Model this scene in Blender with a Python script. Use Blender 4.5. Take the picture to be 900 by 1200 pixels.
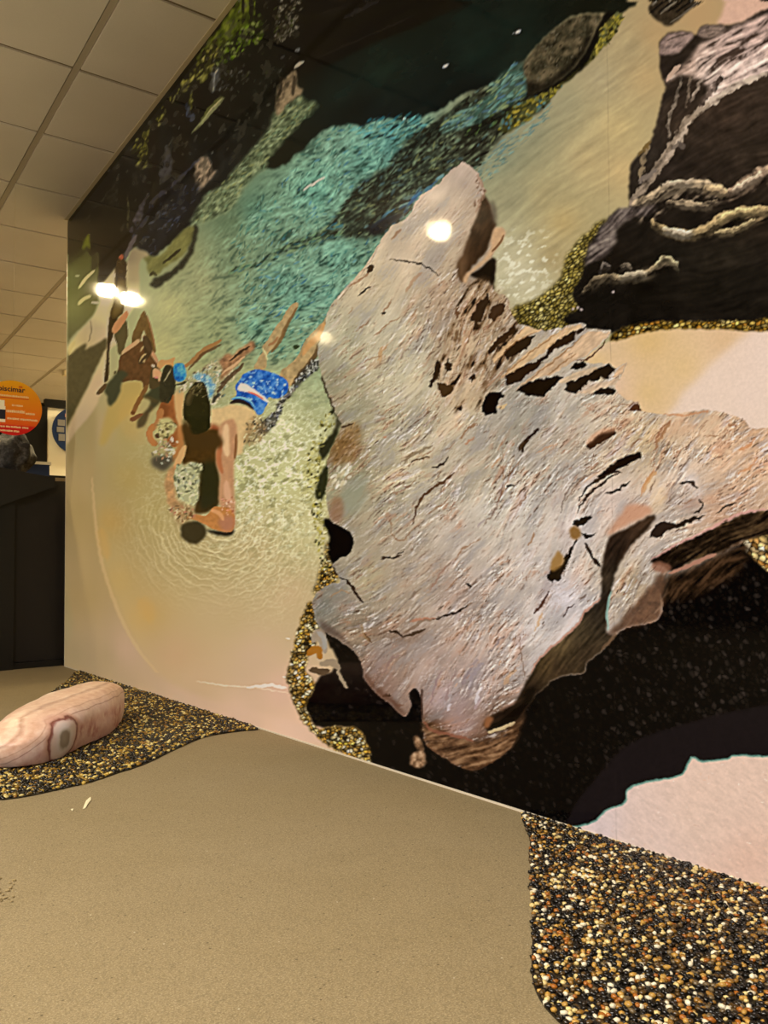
import bpy, bmesh, math, random
import numpy as np
from mathutils import Matrix, Vector, noise as mnoise

for o in list(bpy.data.objects): bpy.data.objects.remove(o, do_unlink=True)
SC = bpy.context.scene
COL = SC.collection

# ------------------------------------------------------------------ camera
# the mural wall runs along +y at x = WALL_X; z = 0 is the floor
FPX, CXP, CYP = 970.0, 450.0, 600.0            # focal length and centre, in pixels of a 900 x 1200 frame
CAM_Z, WALL_X, CEIL_Z = 0.52, 1.2712, 2.591
_v1 = np.array([-245 - CXP, 679 - CYP, FPX]); _v2 = np.array([1830 - CXP, 640 - CYP, FPX])
_Y = _v1 / np.linalg.norm(_v1); _X = _v2 - _Y * (_v2 @ _Y); _X /= np.linalg.norm(_X); _Z = np.cross(_X, _Y)
CM = np.array([_X, _Y, _Z])                     # camera (right, down, forward) -> world
cam = bpy.data.cameras.new('camera'); cam_o = bpy.data.objects.new('camera', cam); COL.objects.link(cam_o)
cam.sensor_fit = 'HORIZONTAL'; cam.sensor_width = 36.0; cam.lens = FPX / 900 * 36.0
cam.clip_start = 0.02; cam.clip_end = 60
cam_o.matrix_world = Matrix(((CM[0, 0], -CM[0, 1], -CM[0, 2], 0), (CM[1, 0], -CM[1, 1], -CM[1, 2], 0), (CM[2, 0], -CM[2, 1], -CM[2, 2], CAM_Z), (0, 0, 0, 1)))
SC.camera = cam_o

# ------------------------------------------------------------------ world, exposure
wd = bpy.data.worlds.new('room_air'); SC.world = wd; wd.use_nodes = True
wd.node_tree.nodes['Background'].inputs[0].default_value = (1.0, 0.86, 0.66, 1); wd.node_tree.nodes['Background'].inputs[1].default_value = 0.30
SC.view_settings.view_transform = 'Standard'; SC.view_settings.look = 'None'; SC.view_settings.gamma = 1.0; SC.view_settings.use_curve_mapping = False
SC.view_settings.exposure = 0.0

# ceiling bulbs of the showroom (their housings are built further down): x, y, watts, kind
LAMPS = [(0.792, 5.729, 150, 'SPOT'), (0.593, 5.820, 150, 'SPOT'), (-0.517, 3.657, 95, 'POINT'), (-1.115, 5.934, 14, 'SPOT')]
BULB_Z = 2.50
FILL_PANELS = [(-1.196, 0.678, 112), (-1.196, -1.122, 90), (-2.996, 2.478, 110), (3.004, 7.278, 95), (3.004, 9.078, 85)]  # unseen panels added as fill, the last pair to brighten the far ceiling
LAMP_TINT = (1.0, 0.80, 0.44); FILL_TINT = (1.0, 0.93, 0.86)
def area(name, loc, size, watts, tint, shape='DISK', spread=180):
    l = bpy.data.lights.new(name, 'AREA'); l.shape = shape; l.size = size; l.energy = watts; l.color = tint; l.spread = math.radians(spread)
    o = bpy.data.objects.new(name, l); COL.objects.link(o); o.location = loc
    return o
for x, y, w_, k_ in LAMPS:
    l_ = bpy.data.lights.new('bulb_lamp', k_); l_.energy = w_
    if k_ == 'SPOT': l_.spot_size = math.radians(166); l_.spot_blend = .08
    l_.color = LAMP_TINT; l_.shadow_soft_size = .042
    o_ = bpy.data.objects.new('bulb_lamp', l_); COL.objects.link(o_); o_.location = (x, y, BULB_Z)
for x, y, w_ in FILL_PANELS: area('fill_lamp', (x, y, CEIL_Z - 0.02), 0.55, w_, FILL_TINT if y < 5 else LAMP_TINT, 'SQUARE', 170)

# ------------------------------------------------------------------ helpers
def lin(c):
    c = np.asarray(c, float) / 255.0
    return np.where(c <= .04045, c / 12.92, ((c + .055) / 1.055) ** 2.4)
def rgba(c): return tuple(float(v) for v in lin(c)) + (1.0,)
def link(o, parent=None):
    COL.objects.link(o)
    if parent is not None: o.parent = parent
    return o
def mesh_obj(name, verts, faces, mat, parent=None, smooth=False):
    me = bpy.data.meshes.new(name); me.from_pydata([tuple(v) for v in verts], [], [tuple(f) for f in faces]); me.update()
    if mat: me.materials.append(mat)
    if smooth: me.polygons.foreach_set('use_smooth', [True] * len(me.polygons))
    return link(bpy.data.objects.new(name, me), parent)
def bm_obj(name, bm, mat, parent=None, smooth=False):
    bmesh.ops.recalc_face_normals(bm, faces=bm.faces)
    me = bpy.data.meshes.new(name); bm.to_mesh(me); bm.free()
    if mat: me.materials.append(mat)
    if smooth: me.polygons.foreach_set('use_smooth', [True] * len(me.polygons))
    return link(bpy.data.objects.new(name, me), parent)
def box(name, lo, hi, mat, parent=None, bevel=0.0):
    bm = bmesh.new(); bmesh.ops.create_cube(bm, size=1)
    for v in bm.verts: v.co = Vector([lo[i] + (v.co[i] + .5) * (hi[i] - lo[i]) for i in range(3)])
    if bevel: bmesh.ops.bevel(bm, geom=list(bm.edges), offset=bevel, segments=2, affect='EDGES', profile=.5)
    return bm_obj(name, bm, mat, parent)
def prism(name, outline, depth_vec, mat, parent=None, bevel=0.0):
    """a flat outline (3-D points) given thickness along depth_vec"""
    bm = bmesh.new(); d = Vector(depth_vec)
    a = [bm.verts.new(Vector(p)) for p in outline]; b = [bm.verts.new(Vector(p) + d) for p in outline]
    bm.faces.new(a); bm.faces.new(list(reversed(b))); n = len(a)
    for i in range(n): bm.faces.new((a[i], b[i], b[(i + 1) % n], a[(i + 1) % n]))
    if bevel: bmesh.ops.bevel(bm, geom=list(bm.edges), offset=bevel, segments=1, affect='EDGES')
    return bm_obj(name, bm, mat, parent)
def empty(name, loc=(0, 0, 0)):
    o = bpy.data.objects.new(name, None); o.empty_display_size = .05; o.location = loc; return link(o)
def tag(o, label=None, cat=None, group=None, kind=None):
    if label: o['label'] = label
    if cat: o['category'] = cat
    if group: o['group'] = group
    if kind: o['kind'] = kind
    return o
def ray(px, py): return CM @ np.array([px - CXP, py - CYP, FPX])
def on_floor(px, py, z=0.0):
    r = ray(px, py); t = (z - CAM_Z) / r[2]; return Vector((r[0] * t, r[1] * t, z))
def on_y(px, py, y):
    r = ray(px, py); t = y / r[1]; return Vector((r[0] * t, y, r[2] * t + CAM_Z))
def mat(name, col, rough=.6, spec=.4, metal=0.0):
    m = bpy.data.materials.new(name); m.use_nodes = True; b = m.node_tree.nodes['Principled BSDF']
    b.inputs['Base Color'].default_value = rgba(col); b.inputs['Roughness'].default_value = rough
    b.inputs['Specular IOR Level'].default_value = spec; b.inputs['Metallic'].default_value = metal
    return m
class NT:
    """short-hand for building node trees"""
    def __init__(s, m): s.m = m; s.t = m.node_tree; s.b = s.t.nodes['Principled BSDF']
    def n(s, typ, **kw):
        nd = s.t.nodes.new(typ)
        for k, v in kw.items(): setattr(nd, k, v)
        return nd
    def l(s, a, b): s.t.links.new(a, b)
    def noise(s, vec, scale, detail=3, rough=.5):
        nd = s.n('ShaderNodeTexNoise'); nd.inputs['Scale'].default_value = scale; nd.inputs['Detail'].default_value = detail; nd.inputs['Roughness'].default_value = rough
        if vec: s.l(vec, nd.inputs['Vector'])
        return nd.outputs['Fac']
    def ramp(s, fac, stops, interp='LINEAR'):
        nd = s.n('ShaderNodeValToRGB'); cr = nd.color_ramp; cr.interpolation = interp
        while len(cr.elements) < len(stops): cr.elements.new(.5)
        for e, (p, c) in zip(cr.elements, stops): e.position = p; e.color = rgba(c)
        s.l(fac, nd.inputs['Fac']); return nd.outputs['Color']
    def fr(s, fac, stops):
        nd = s.n('ShaderNodeValToRGB'); cr = nd.color_ramp
        while len(cr.elements) < len(stops): cr.elements.new(.5)
        for e, (p, c) in zip(cr.elements, stops): e.position = p; e.color = (c, c, c, 1)
        s.l(fac, nd.inputs['Fac']); return nd.outputs['Color']
    def mix(s, fac, a, b, blend='MIX'):
        nd = s.n('ShaderNodeMix', data_type='RGBA', blend_type=blend)
        for v, i in ((fac, 0), (a, 6), (b, 7)):
            if hasattr(v, 'links'): s.l(v, nd.inputs[i])
            else: nd.inputs[i].default_value = v if i == 0 else (v if len(v) == 4 else rgba(v))
        return nd.outputs[2]
    def math(s, op, a, b=0.0):
        nd = s.n('ShaderNodeMath', operation=op)
        for i, v in enumerate((a, b)):
            if hasattr(v, 'links'): s.l(v, nd.inputs[i])
            else: nd.inputs[i].default_value = v
        return nd.outputs[0]
    def bump(s, h, strength, dist):
        nd = s.n('ShaderNodeBump'); nd.inputs['Strength'].default_value = strength; nd.inputs['Distance'].default_value = dist
        s.l(h, nd.inputs['Height']); s.l(nd.outputs[0], s.b.inputs['Normal'])
    def obj(s): return s.n('ShaderNodeTexCoord').outputs['Object']
    def pos(s): return s.n('ShaderNodeNewGeometry').outputs['Position']

# ------------------------------------------------------------------ materials
def make_sand():
    m = mat('fine_sand_resin', (160, 140, 104), .78, .25); t = NT(m); p = t.pos()
    big = t.noise(p, 1.6, 3); mid = t.noise(p, 9, 4); fine = t.noise(p, 380, 3, .8); grain = t.noise(p, 900, 1)
    c = t.ramp(big, [(.3, (148, 130, 88)), (.5, (153, 136, 98)), (.7, (157, 141, 108))])
    c = t.mix(.35, c, t.ramp(mid, [(.3, (126, 109, 76)), (.7, (154, 138, 106))]))
    c = t.mix(.60, c, t.ramp(fine, [(.25, (84, 70, 46)), (.5, (140, 124, 91)), (.75, (196, 182, 150))]))
    v = t.n('ShaderNodeTexVoronoi'); v.inputs['Scale'].default_value = 62; t.l(p, v.inputs['Vector'])
    sp = t.math('MULTIPLY', t.fr(v.outputs['Distance'], [(0, 1), (.09, 1), (.14, 0)]), t.fr(t.math('FRACT', t.math('MULTIPLY', v.outputs['Color'], 3.7)), [(0, 0), (.55, 0), (.6, 1)]))
    c = t.mix(t.math('MULTIPLY', sp, .62), c, (66, 54, 36))
    v2 = t.n('ShaderNodeTexVoronoi'); v2.inputs['Scale'].default_value = 47; t.l(p, v2.inputs['Vector'])
    sp2 = t.math('MULTIPLY', t.fr(v2.outputs['Distance'], [(0, 1), (.05, 1), (.08, 0)]), t.fr(t.math('FRACT', t.math('MULTIPLY', v2.outputs['Color'], 5.3)), [(0, 0), (.82, 0), (.86, 1)]))
    c = t.mix(t.math('MULTIPLY', sp2, .8), c, (204, 194, 168))
    v3 = t.n('ShaderNodeTexVoronoi'); v3.inputs['Scale'].default_value = 330; t.l(p, v3.inputs['Vector'])
    c = t.mix(.45, c, t.mix(1.0, c, t.ramp(v3.outputs['Color'], [(.0, (150, 148, 144)), (.5, (225, 223, 220)), (1, (255, 255, 255))]), 'MULTIPLY'))
    t.l(c, t.b.inputs['Base Color']); t.bump(t.math('ADD', v3.outputs['Distance'], grain), .06, .0008)
    return m
PEB = [(0, (12, 9, 5)), (.20, (20, 15, 7)), (.36, (38, 27, 10)), (.47, (86, 62, 24)), (.55, (150, 108, 40)), (.62, (26, 21, 14)), (.69, (196, 152, 70)), (.76, (234, 210, 140)), (.84, (168, 100, 30)), (.89, (246, 236, 204)), (.95, (110, 92, 62))]
PEB_GOLD = [(0, (10, 8, 3)), (.24, (18, 14, 5)), (.44, (40, 30, 8)), (.55, (96, 74, 22)), (.64, (160, 124, 40)), (.72, (24, 19, 8)), (.79, (206, 172, 76)), (.88, (236, 216, 140)), (.95, (140, 96, 28))]
def make_pebble(source, pal=None):
    m = mat('resin_pebble_' + source, (90, 70, 40), .24, .5); t = NT(m)
    if source == 'island': r = t.n('ShaderNodeNewGeometry').outputs['Random Per Island']
    else: r = t.n('ShaderNodeObjectInfo').outputs['Random']
    c = t.ramp(r, pal or PEB, 'CONSTANT')
    n = t.noise(t.pos(), 260, 2)
    c = t.mix(.5, c, t.mix(1.0, c, t.ramp(n, [(.3, (120, 116, 110)), (.7, (255, 250, 240))]), 'MULTIPLY'))
    t.l(c, t.b.inputs['Base Color']); return m
def make_tile():
    m = mat('ceiling_tile_board', (196, 180, 152), .9, .1); t = NT(m); p = t.pos()
    f = t.noise(p, 420, 2, .7); g = t.noise(p, 2.2, 2)
    c = t.mix(.25, t.ramp(g, [(.3, (232, 229, 231)), (.7, (242, 239, 241))]), t.ramp(f, [(.3, (212, 210, 211)), (.7, (250, 248, 249))]))
    t.l(c, t.b.inputs['Base Color']); t.bump(f, .2, .001); return m
def make_print():
    m = mat('satin_print', (128, 128, 128), .05, .5); t = NT(m); t.b.inputs['IOR'].default_value = 1.185
    a = t.n('ShaderNodeAttribute', attribute_name='print_colour'); p = t.pos()
    g = t.noise(p, 700, 2, .6)
    c = t.mix(.10, a.outputs['Color'], t.mix(1.0, a.outputs['Color'], t.ramp(g, [(.25, (90, 90, 90)), (.75, (255, 255, 255))]), 'MULTIPLY'))
    t.l(c, t.b.inputs['Base Color']); t.bump(t.noise(p, 260, 2), .05, .0006); return m
def make_stone():
    """pink banded stone: layers wrap round the long side, a pale eye near one end"""
    m = mat('pink_banded_stone', (206, 160, 136), .42, .4); t = NT(m); o = t.obj()
    sx = t.n('ShaderNodeSeparateXYZ'); t.l(o, sx.inputs[0]); X, Y, Z = sx.outputs
    wob = t.noise(o, 7, 3); wob2 = t.noise(o, 40, 3, .65)
    # layer coordinate: front foot (low) - front face - crest - back (high); it also climbs towards the near end
    lay = t.math('ADD', t.math('MULTIPLY', Z, 5.4), t.math('MULTIPLY', Y, 1.9))
    lay = t.math('ADD', lay, t.math('MULTIPLY', t.math('SUBTRACT', wob, .5), .16))
    dend = t.math('MAXIMUM', t.math('SUBTRACT', t.math('MULTIPLY', X, -1.0), SHX - .125), 0.0)
    lay = t.math('ADD', t.math('ADD', lay, t.math('MULTIPLY', dend, 2.6)), .40)
    c = t.ramp(lay, [(0.0, (214, 172, 168)), (.12, (230, 198, 194)), (.26, (224, 184, 180)), (.36, (238, 212, 206)), (.47, (234, 206, 196)), (.482, (156, 108, 96)), (.50, (234, 204, 190)), (.57, (230, 196, 174)), (.585, (190, 146, 122)), (.60, (232, 198, 176)), (.68, (218, 176, 148)), (.73, (234, 202, 176)), (.77, (176, 132, 106)), (.80, (236, 206, 178)), (.88, (222, 184, 154)), (.95, (238, 212, 184))])
    c = t.mix(.30, c, t.ramp(wob2, [(.3, (172, 112, 96)), (.5, (216, 174, 154)), (.7, (246, 226, 212))]))
    bl = t.noise(o, 13, 4, .6)
    c = t.mix(t.math('MULTIPLY', t.fr(bl, [(.45, 0), (.56, .85)]), t.fr(lay, [(.2, 1), (.4, 0)])), c, (184, 112, 104))
    vw = t.noise(o, 16, 2, .5); c = t.mix(t.math('MULTIPLY', t.fr(vw, [(.56, 0), (.66, .8)]), t.fr(lay, [(.3, 1), (.45, 0)])), c, (238, 214, 200))
    # the eye
    d = t.n('ShaderNodeVectorMath', operation='DISTANCE'); t.l(o, d.inputs[0]); d.inputs[1].default_value = EYE
    dd = t.math('ADD', d.outputs['Value'], t.math('MULTIPLY', t.math('SUBTRACT', t.noise(o, 16, 3), .5), .05))
    ec = t.ramp(t.math('MULTIPLY', dd, 6.4), [(0, (170, 158, 144)), (.14, (150, 138, 124)), (.19, (206, 196, 188)), (.24, (222, 210, 208)), (.36, (224, 200, 192)), (.395, (150, 96, 90)), (.42, (116, 60, 50)), (.45, (204, 158, 140)), (.55, (206, 160, 140))])
    c = t.mix(t.fr(t.math('MULTIPLY', dd, 6.4), [(0, 1), (.45, 1), (.55, 0)]), c, ec)
    t.l(c, t.b.inputs['Base Color']); t.bump(wob2, .22, .005); return m
SHX, SHY, SHZ = .405, .115, .062
EYE = (-0.262, -0.100, -0.006)
M = {'sand': make_sand(), 'peb': make_pebble('island'), 'pebg': make_pebble('island', PEB_GOLD), 'pebo': make_pebble('object'), 'tile': make_tile(), 'print': make_print(), 'stone': make_stone(),
     'bar': mat('ceiling_grid_metal', (196, 188, 180), .5, .3), 'tee': mat('ceiling_cross_tee', (128, 118, 104), .6, .2), 'void': mat('ceiling_void', (60, 52, 42), .9, .1), 'trim': mat('white_trim', (214, 204, 182), .5, .4), 'wall': mat('painted_wall', (206, 190, 160), .8, .2),
     'bed': mat('dark_resin_bed', (26, 20, 12), .4, .4), 'black': mat('black_laminate', (9, 8, 5), .38, .4), 'brown': mat('dark_brown_laminate', (17, 12, 9), .42, .4), 'fascia': mat('dark_olive_laminate', (20, 18, 9), .5, .35),
     'dark': mat('dark_back_wall', (12, 10, 8), .7, .2), 'chip': mat('white_flake', (236, 224, 184), .5, .4), 'metal': mat('lamp_housing_metal', (210, 206, 198), .35, .5)}
def emit(name, col, s):
    m = mat(name, col, .5); b = m.node_tree.nodes['Principled BSDF']; b.inputs['Emission Color'].default_value = rgba(col); b.inputs['Emission Strength'].default_value = s; return m
M['glow'] = emit('lamp_lens', (255, 232, 190), 6); M['fill_glow'] = emit('fill_panel_diffuser', (255, 240, 216), 3)
# ------------------------------------------------------------------
# the printed picture of the wall mural: painted procedurally, in the sheet
# coordinates of the print, from traced outlines, colour fields and noise
# ------------------------------------------------------------------
SX0, SY0, SW, SH = 60, -40, 960, 1160
_rng = np.random.RandomState(7)
_TAB = _rng.rand(256, 256).astype(np.float32)
GX, GY = np.meshgrid(np.arange(SX0, SX0 + SW, dtype=np.float32), np.arange(SY0, SY0 + SH, dtype=np.float32))

def vnoise(x, y, seed=0):
    x = x + seed * 37.7; y = y + seed * 91.3
    xi = np.floor(x).astype(np.int32); yi = np.floor(y).astype(np.int32)
    fx = x - xi; fy = y - yi
    fx = fx * fx * (3 - 2 * fx); fy = fy * fy * (3 - 2 * fy)
    x0 = xi & 255; x1 = (xi + 1) & 255; y0 = yi & 255; y1 = (yi + 1) & 255
    a = _TAB[y0, x0]; b = _TAB[y0, x1]; c = _TAB[y1, x0]; d = _TAB[y1, x1]
    return (a + (b - a) * fx) * (1 - fy) + (c + (d - c) * fx) * fy

def fbm(x, y, scale, octv=3, seed=0, ang=0.0, st=1.0):
    """0..1 fractal noise; ang (degrees, counter-clockwise on the sheet) is the long axis, st its stretch."""
    a = math.radians(ang); ca, sa = math.cos(a), math.sin(a)
    u = (x * ca - y * sa) / (scale * st); v = (x * sa + y * ca) / scale
    s = 0; amp = 0.5; tot = 0
    for o in range(octv):
        s = s + amp * vnoise(u, v, seed + o * 3); tot += amp; amp *= 0.5; u = u * 2.03; v = v * 2.03
    return s / tot

def sstep(a, b, x):
    t = np.clip((x - a) / (b - a), 0, 1); return t * t * (3 - 2 * t)

def blur(a, r):
    r = int(r)
    if r < 1: return a
    for ax in (0, 1):
        for _ in range(2):
            p = np.concatenate([np.repeat(a.take([0], ax), r + 1, ax), a, np.repeat(a.take([-1], ax), r, ax)], ax)
            cs = np.cumsum(p, axis=ax, dtype=np.float64)
            n = a.shape[ax]
            a = ((cs.take(range(2 * r + 1, 2 * r + 1 + n), ax) - cs.take(range(0, n), ax)) / (2 * r + 1)).astype(np.float32)
    return a

# slow warp fields that make traced outlines ragged
WXF = fbm(GX, GY, 5, 3, 11) - .5; WYF = fbm(GX, GY, 5, 3, 23) - .5
CAN = np.zeros((SH, SW, 3), np.float32)
IDS = np.zeros((SH, SW), np.uint8)

def T(ox, oy, k, pts):
    return [(ox + x * k, oy + y * k) for x, y in pts]

def spline(pts, closed=True, n=5):
    p = np.array(pts, float); m = len(p)
    if m < 3: return p
    out = []
    for i in range(m if closed else m - 1):
        if closed: a, b, c, d = p[(i - 1) % m], p[i], p[(i + 1) % m], p[(i + 2) % m]
        else: a, b, c, d = p[max(i - 1, 0)], p[i], p[i + 1], p[min(i + 2, m - 1)]
        for j in range(n):
            t = j / n
            out.append(.5 * ((2 * b) + (-a + c) * t + (2 * a - 5 * b + 4 * c - d) * t * t + (-a + 3 * b - 3 * c + d) * t ** 3))
    if not closed: out.append(p[-1])
    return np.array(out)

def _win(x0, x1, y0, y1):
    i0 = max(int(math.floor(y0)) - SY0, 0); i1 = min(int(math.ceil(y1)) + 1 - SY0, SH)
    j0 = max(int(math.floor(x0)) - SX0, 0); j1 = min(int(math.ceil(x1)) + 1 - SX0, SW)
    if i0 >= i1 or j0 >= j1: return None
    return slice(i0, i1), slice(j0, j1)

def pmask(pts, soft=.7, warp=1.5, smooth=True):
    """coverage of a closed outline -> (window, mask)"""
    p = spline(pts) if smooth else np.array(pts, float)
    pad = soft * 2 + abs(warp) + 2
    w = _win(p[:, 0].min() - pad, p[:, 0].max() + pad, p[:, 1].min() - pad, p[:, 1].max() + pad)
    if w is None: return None, None
    X = GX[w] + WXF[w] * 2 * warp; Y = GY[w] + WYF[w] * 2 * warp
    acc = 0
    for dx, dy in ((-.25, -.25), (.25, .25), (-.25, .25), (.25, -.25)):
        ins = np.zeros(X.shape, bool); xx = X + dx; yy = Y + dy
        q = np.roll(p, -1, 0)
        for (ax, ay), (bx, by) in zip(p, q):
            if ay == by: continue
            lo, hi = (ay, by) if ay < by else (by, ay)
            c = (yy >= lo) & (yy < hi)
            ins ^= c & (xx < (bx - ax) * (yy - ay) / (by - ay) + ax)
        acc = acc + ins
    m = (acc / 4).astype(np.float32)
    if soft >= 1: m = blur(m, int(round(soft)))
    return w, m

def comp(w, m, col, ident=None):
    col = np.asarray(col, np.float32)
    CAN[w] += (col - CAN[w]) * m[..., None]
    if ident: IDS[w][m > .5] = ident

def poly(pts, col, soft=.7, warp=1.5, op=1.0, smooth=True, var=0.0, vs=4, ang=0, st=1, ident=None):
    w, m = pmask(pts, soft, warp, smooth)
    if w is None: return
    c = np.asarray(col, np.float32)
    if c.ndim == 1 and var: c = c * (1 + var * 2 * (fbm(GX[w], GY[w], vs, 3, 5, ang, st) - .5))[..., None]
    elif c.shape == CAN.shape: c = c[w]
    comp(w, m * op, c, ident)

def dist_line(p, X, Y):
    best = np.full(X.shape, 1e9, np.float32); tt = np.zeros(X.shape, np.float32)
    n = len(p) - 1
    for i in range(n):
        ax, ay = p[i]; bx, by = p[i + 1]; dx, dy = bx - ax, by - ay; L = dx * dx + dy * dy + 1e-9
        t = np.clip(((X - ax) * dx + (Y - ay) * dy) / L, 0, 1)
        d = np.hypot(X - ax - t * dx, Y - ay - t * dy)
        c = d < best; best = np.where(c, d, best); tt = np.where(c, (i + t) / n, tt)
    return best, tt

def line(pts, wid, col, soft=.8, warp=1.0, op=1.0, taper=True, smooth=True, ident=None, tex=None):
    """a stroke: wid is its full width in the middle, tapering to both ends"""
    p = spline(pts, False, 4) if smooth else np.array(pts, float)
    pad = wid + soft + abs(warp) + 2
    w = _win(p[:, 0].min() - pad, p[:, 0].max() + pad, p[:, 1].min() - pad, p[:, 1].max() + pad)
    if w is None: return
    d, t = dist_line(p, GX[w] + WXF[w] * 2 * warp, GY[w] + WYF[w] * 2 * warp)
    r = wid * .5 * (np.sqrt(np.clip(4 * t * (1 - t), 0, 1)) * .85 + .15 if taper else 1)
    m = 1 - sstep(r - soft * .5, r + soft * .5 + .01, d)
    if tex is not None: m = m * tex[w]
    comp(w, (m * op).astype(np.float32), col, ident)

def cfield(samples, power=2.2, step=8):
    """smooth colour field through (x, y, r, g, b) samples"""
    xs = GX[::step, ::step]; ys = GY[::step, ::step]
    num = 0; den = 0
    for x, y, *c in samples:
        wt = 1 / (((xs - x) ** 2 + (ys - y) ** 2) / 100 + .35) ** (power / 2)
        num = num + wt[..., None] * np.array(c, np.float32); den = den + wt
    f = (num / den[..., None]).astype(np.float32)
    yi = np.clip((np.arange(SH) / step), 0, f.shape[0] - 1.001); xi = np.clip(np.arange(SW) / step, 0, f.shape[1] - 1.001)
    y0 = yi.astype(int); x0 = xi.astype(int); fy = (yi - y0)[:, None, None]; fx = (xi - x0)[None, :, None]
    return ((f[y0][:, x0] * (1 - fx) + f[y0][:, x0 + 1] * fx) * (1 - fy) + (f[y0 + 1][:, x0] * (1 - fx) + f[y0 + 1][:, x0 + 1] * fx) * fy).astype(np.float32)

def bil(a, X, Y):
    x = np.clip(X - SX0, 0, SW - 1.001); y = np.clip(Y - SY0, 0, SH - 1.001)
    x0 = x.astype(np.int32); y0 = y.astype(np.int32); fx = x - x0; fy = y - y0
    if a.ndim == 3: fx = fx[..., None]; fy = fy[..., None]
    return (a[y0, x0] * (1 - fx) + a[y0, x0 + 1] * fx) * (1 - fy) + (a[y0 + 1, x0] * (1 - fx) + a[y0 + 1, x0 + 1] * fx) * fy

def angfield(samples, wob=0.0, ws=22, seed=0):
    """grain direction (degrees, counter-clockwise) interpolated between samples, as doubled-angle vectors"""
    s = [(x, y, math.cos(math.radians(2 * a)), math.sin(math.radians(2 * a)), 0) for x, y, a in samples]
    f = cfield(s, 2.5)
    th = .5 * np.arctan2(f[..., 1], f[..., 0])
    if wob: th = th + math.radians(wob) * 2 * (fbm(GX, GY, ws, 3, 130 + seed) - .5) * 2
    return np.cos(th).astype(np.float32), (-np.sin(th)).astype(np.float32)

def lic(noise, vx, vy, L, step=1.0, win=None):
    """smear noise along the grain; win limits the work to a window of the sheet"""
    w = win or (slice(0, SH), slice(0, SW))
    nz = np.ascontiguousarray(noise[w], np.float32); ax = np.ascontiguousarray(vx[w]).ravel(); ay = np.ascontiguousarray(vy[w]).ravel()
    h, wd = nz.shape; nf = nz.ravel()
    JX, JY = np.meshgrid(np.arange(wd, dtype=np.float32), np.arange(h, dtype=np.float32))
    out = nf.copy(); n = 1
    for sgn in (1, -1):
        X = JX.ravel().copy(); Y = JY.ravel().copy()
        idx = np.arange(h * wd, dtype=np.int32)
        for i in range(int(L)):
            X += sgn * step * ax[idx]; Y += sgn * step * ay[idx]
            np.clip(X, 0, wd - 1, out=X); np.clip(Y, 0, h - 1, out=Y)
            idx = (Y + .5).astype(np.int32) * wd + (X + .5).astype(np.int32)
            out += nf[idx]; n += 1
    out /= n
    out = ((out - out.mean()) / (out.std() + 1e-9)).reshape(h, wd)
    res = np.zeros((SH, SW), np.float32); res[w] = out
    return res

def voro(X, Y, scale, ang=0, st=1.0, seed=0):
    """cells: nearest distance, second distance, random per cell"""
    a = math.radians(ang); ca, sa = math.cos(a), math.sin(a)
    u = (X * ca - Y * sa) / (scale * st); v = (X * sa + Y * ca) / scale
    ui = np.floor(u).astype(np.int32); vi = np.floor(v).astype(np.int32)
    f1 = np.full(u.shape, 9., np.float32); f2 = f1.copy(); r1 = np.zeros(u.shape, np.float32)
    for dy in (-1, 0, 1):
        for dx in (-1, 0, 1):
            cx = ui + dx; cy = vi + dy
            jx = _TAB[(cy + seed) & 255, cx & 255]; jy = _TAB[(cy + 77) & 255, (cx + 31 + seed) & 255]
            d = np.hypot(cx + jx - u, cy + jy - v)
            rr = _TAB[(cx + 13 + seed) & 255, (cy * 7 + 5) & 255]
            c = d < f1
            f2 = np.where(c, f1, np.minimum(f2, d)); r1 = np.where(c, rr, r1); f1 = np.where(c, d, f1)
    return f1, f2, r1

def ramp(t, stops):
    xs = [s[0] for s in stops]
    return np.stack([np.interp(t, xs, [s[1][k] for s in stops]) for k in range(3)], -1).astype(np.float32)

def dabs(pts_mask_w, n, length, width, cols, seed, ang, jit=12, op=.8, vf=None):
    """short random strokes inside a (window, mask)"""
    w, m = pts_mask_w
    if w is None: return
    r = np.random.RandomState(seed)
    ii, jj = np.nonzero(m > .5)
    if len(ii) == 0: return
    pick = r.randint(0, len(ii), n)
    for k in pick:
        y = ii[k] + w[0].start + SY0; x = jj[k] + w[1].start + SX0
        if vf is not None: a = math.atan2(-vf[1][y - SY0, x - SX0], vf[0][y - SY0, x - SX0])
        else: a = math.radians(ang)
        a += math.radians(r.randn() * jit)
        L = length * (.4 + 1.0 * r.rand()); W = width * (.5 + .9 * r.rand()); c = cols[r.randint(len(cols))]
        ww = _win(x - L - 1, x + L + 1, y - L - 1, y + L + 1)
        if ww is None: continue
        X = GX[ww] - x; Y = GY[ww] - y
        u = X * math.cos(a) - Y * math.sin(a); v = X * math.sin(a) + Y * math.cos(a)
        q = (u / (L * .5)) ** 2 + (v / (W * .5)) ** 2
        mm = np.clip((1.25 - q) / .7, 0, 1) * op * (.6 + .4 * r.rand())
        comp(ww, mm.astype(np.float32), c)

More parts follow.
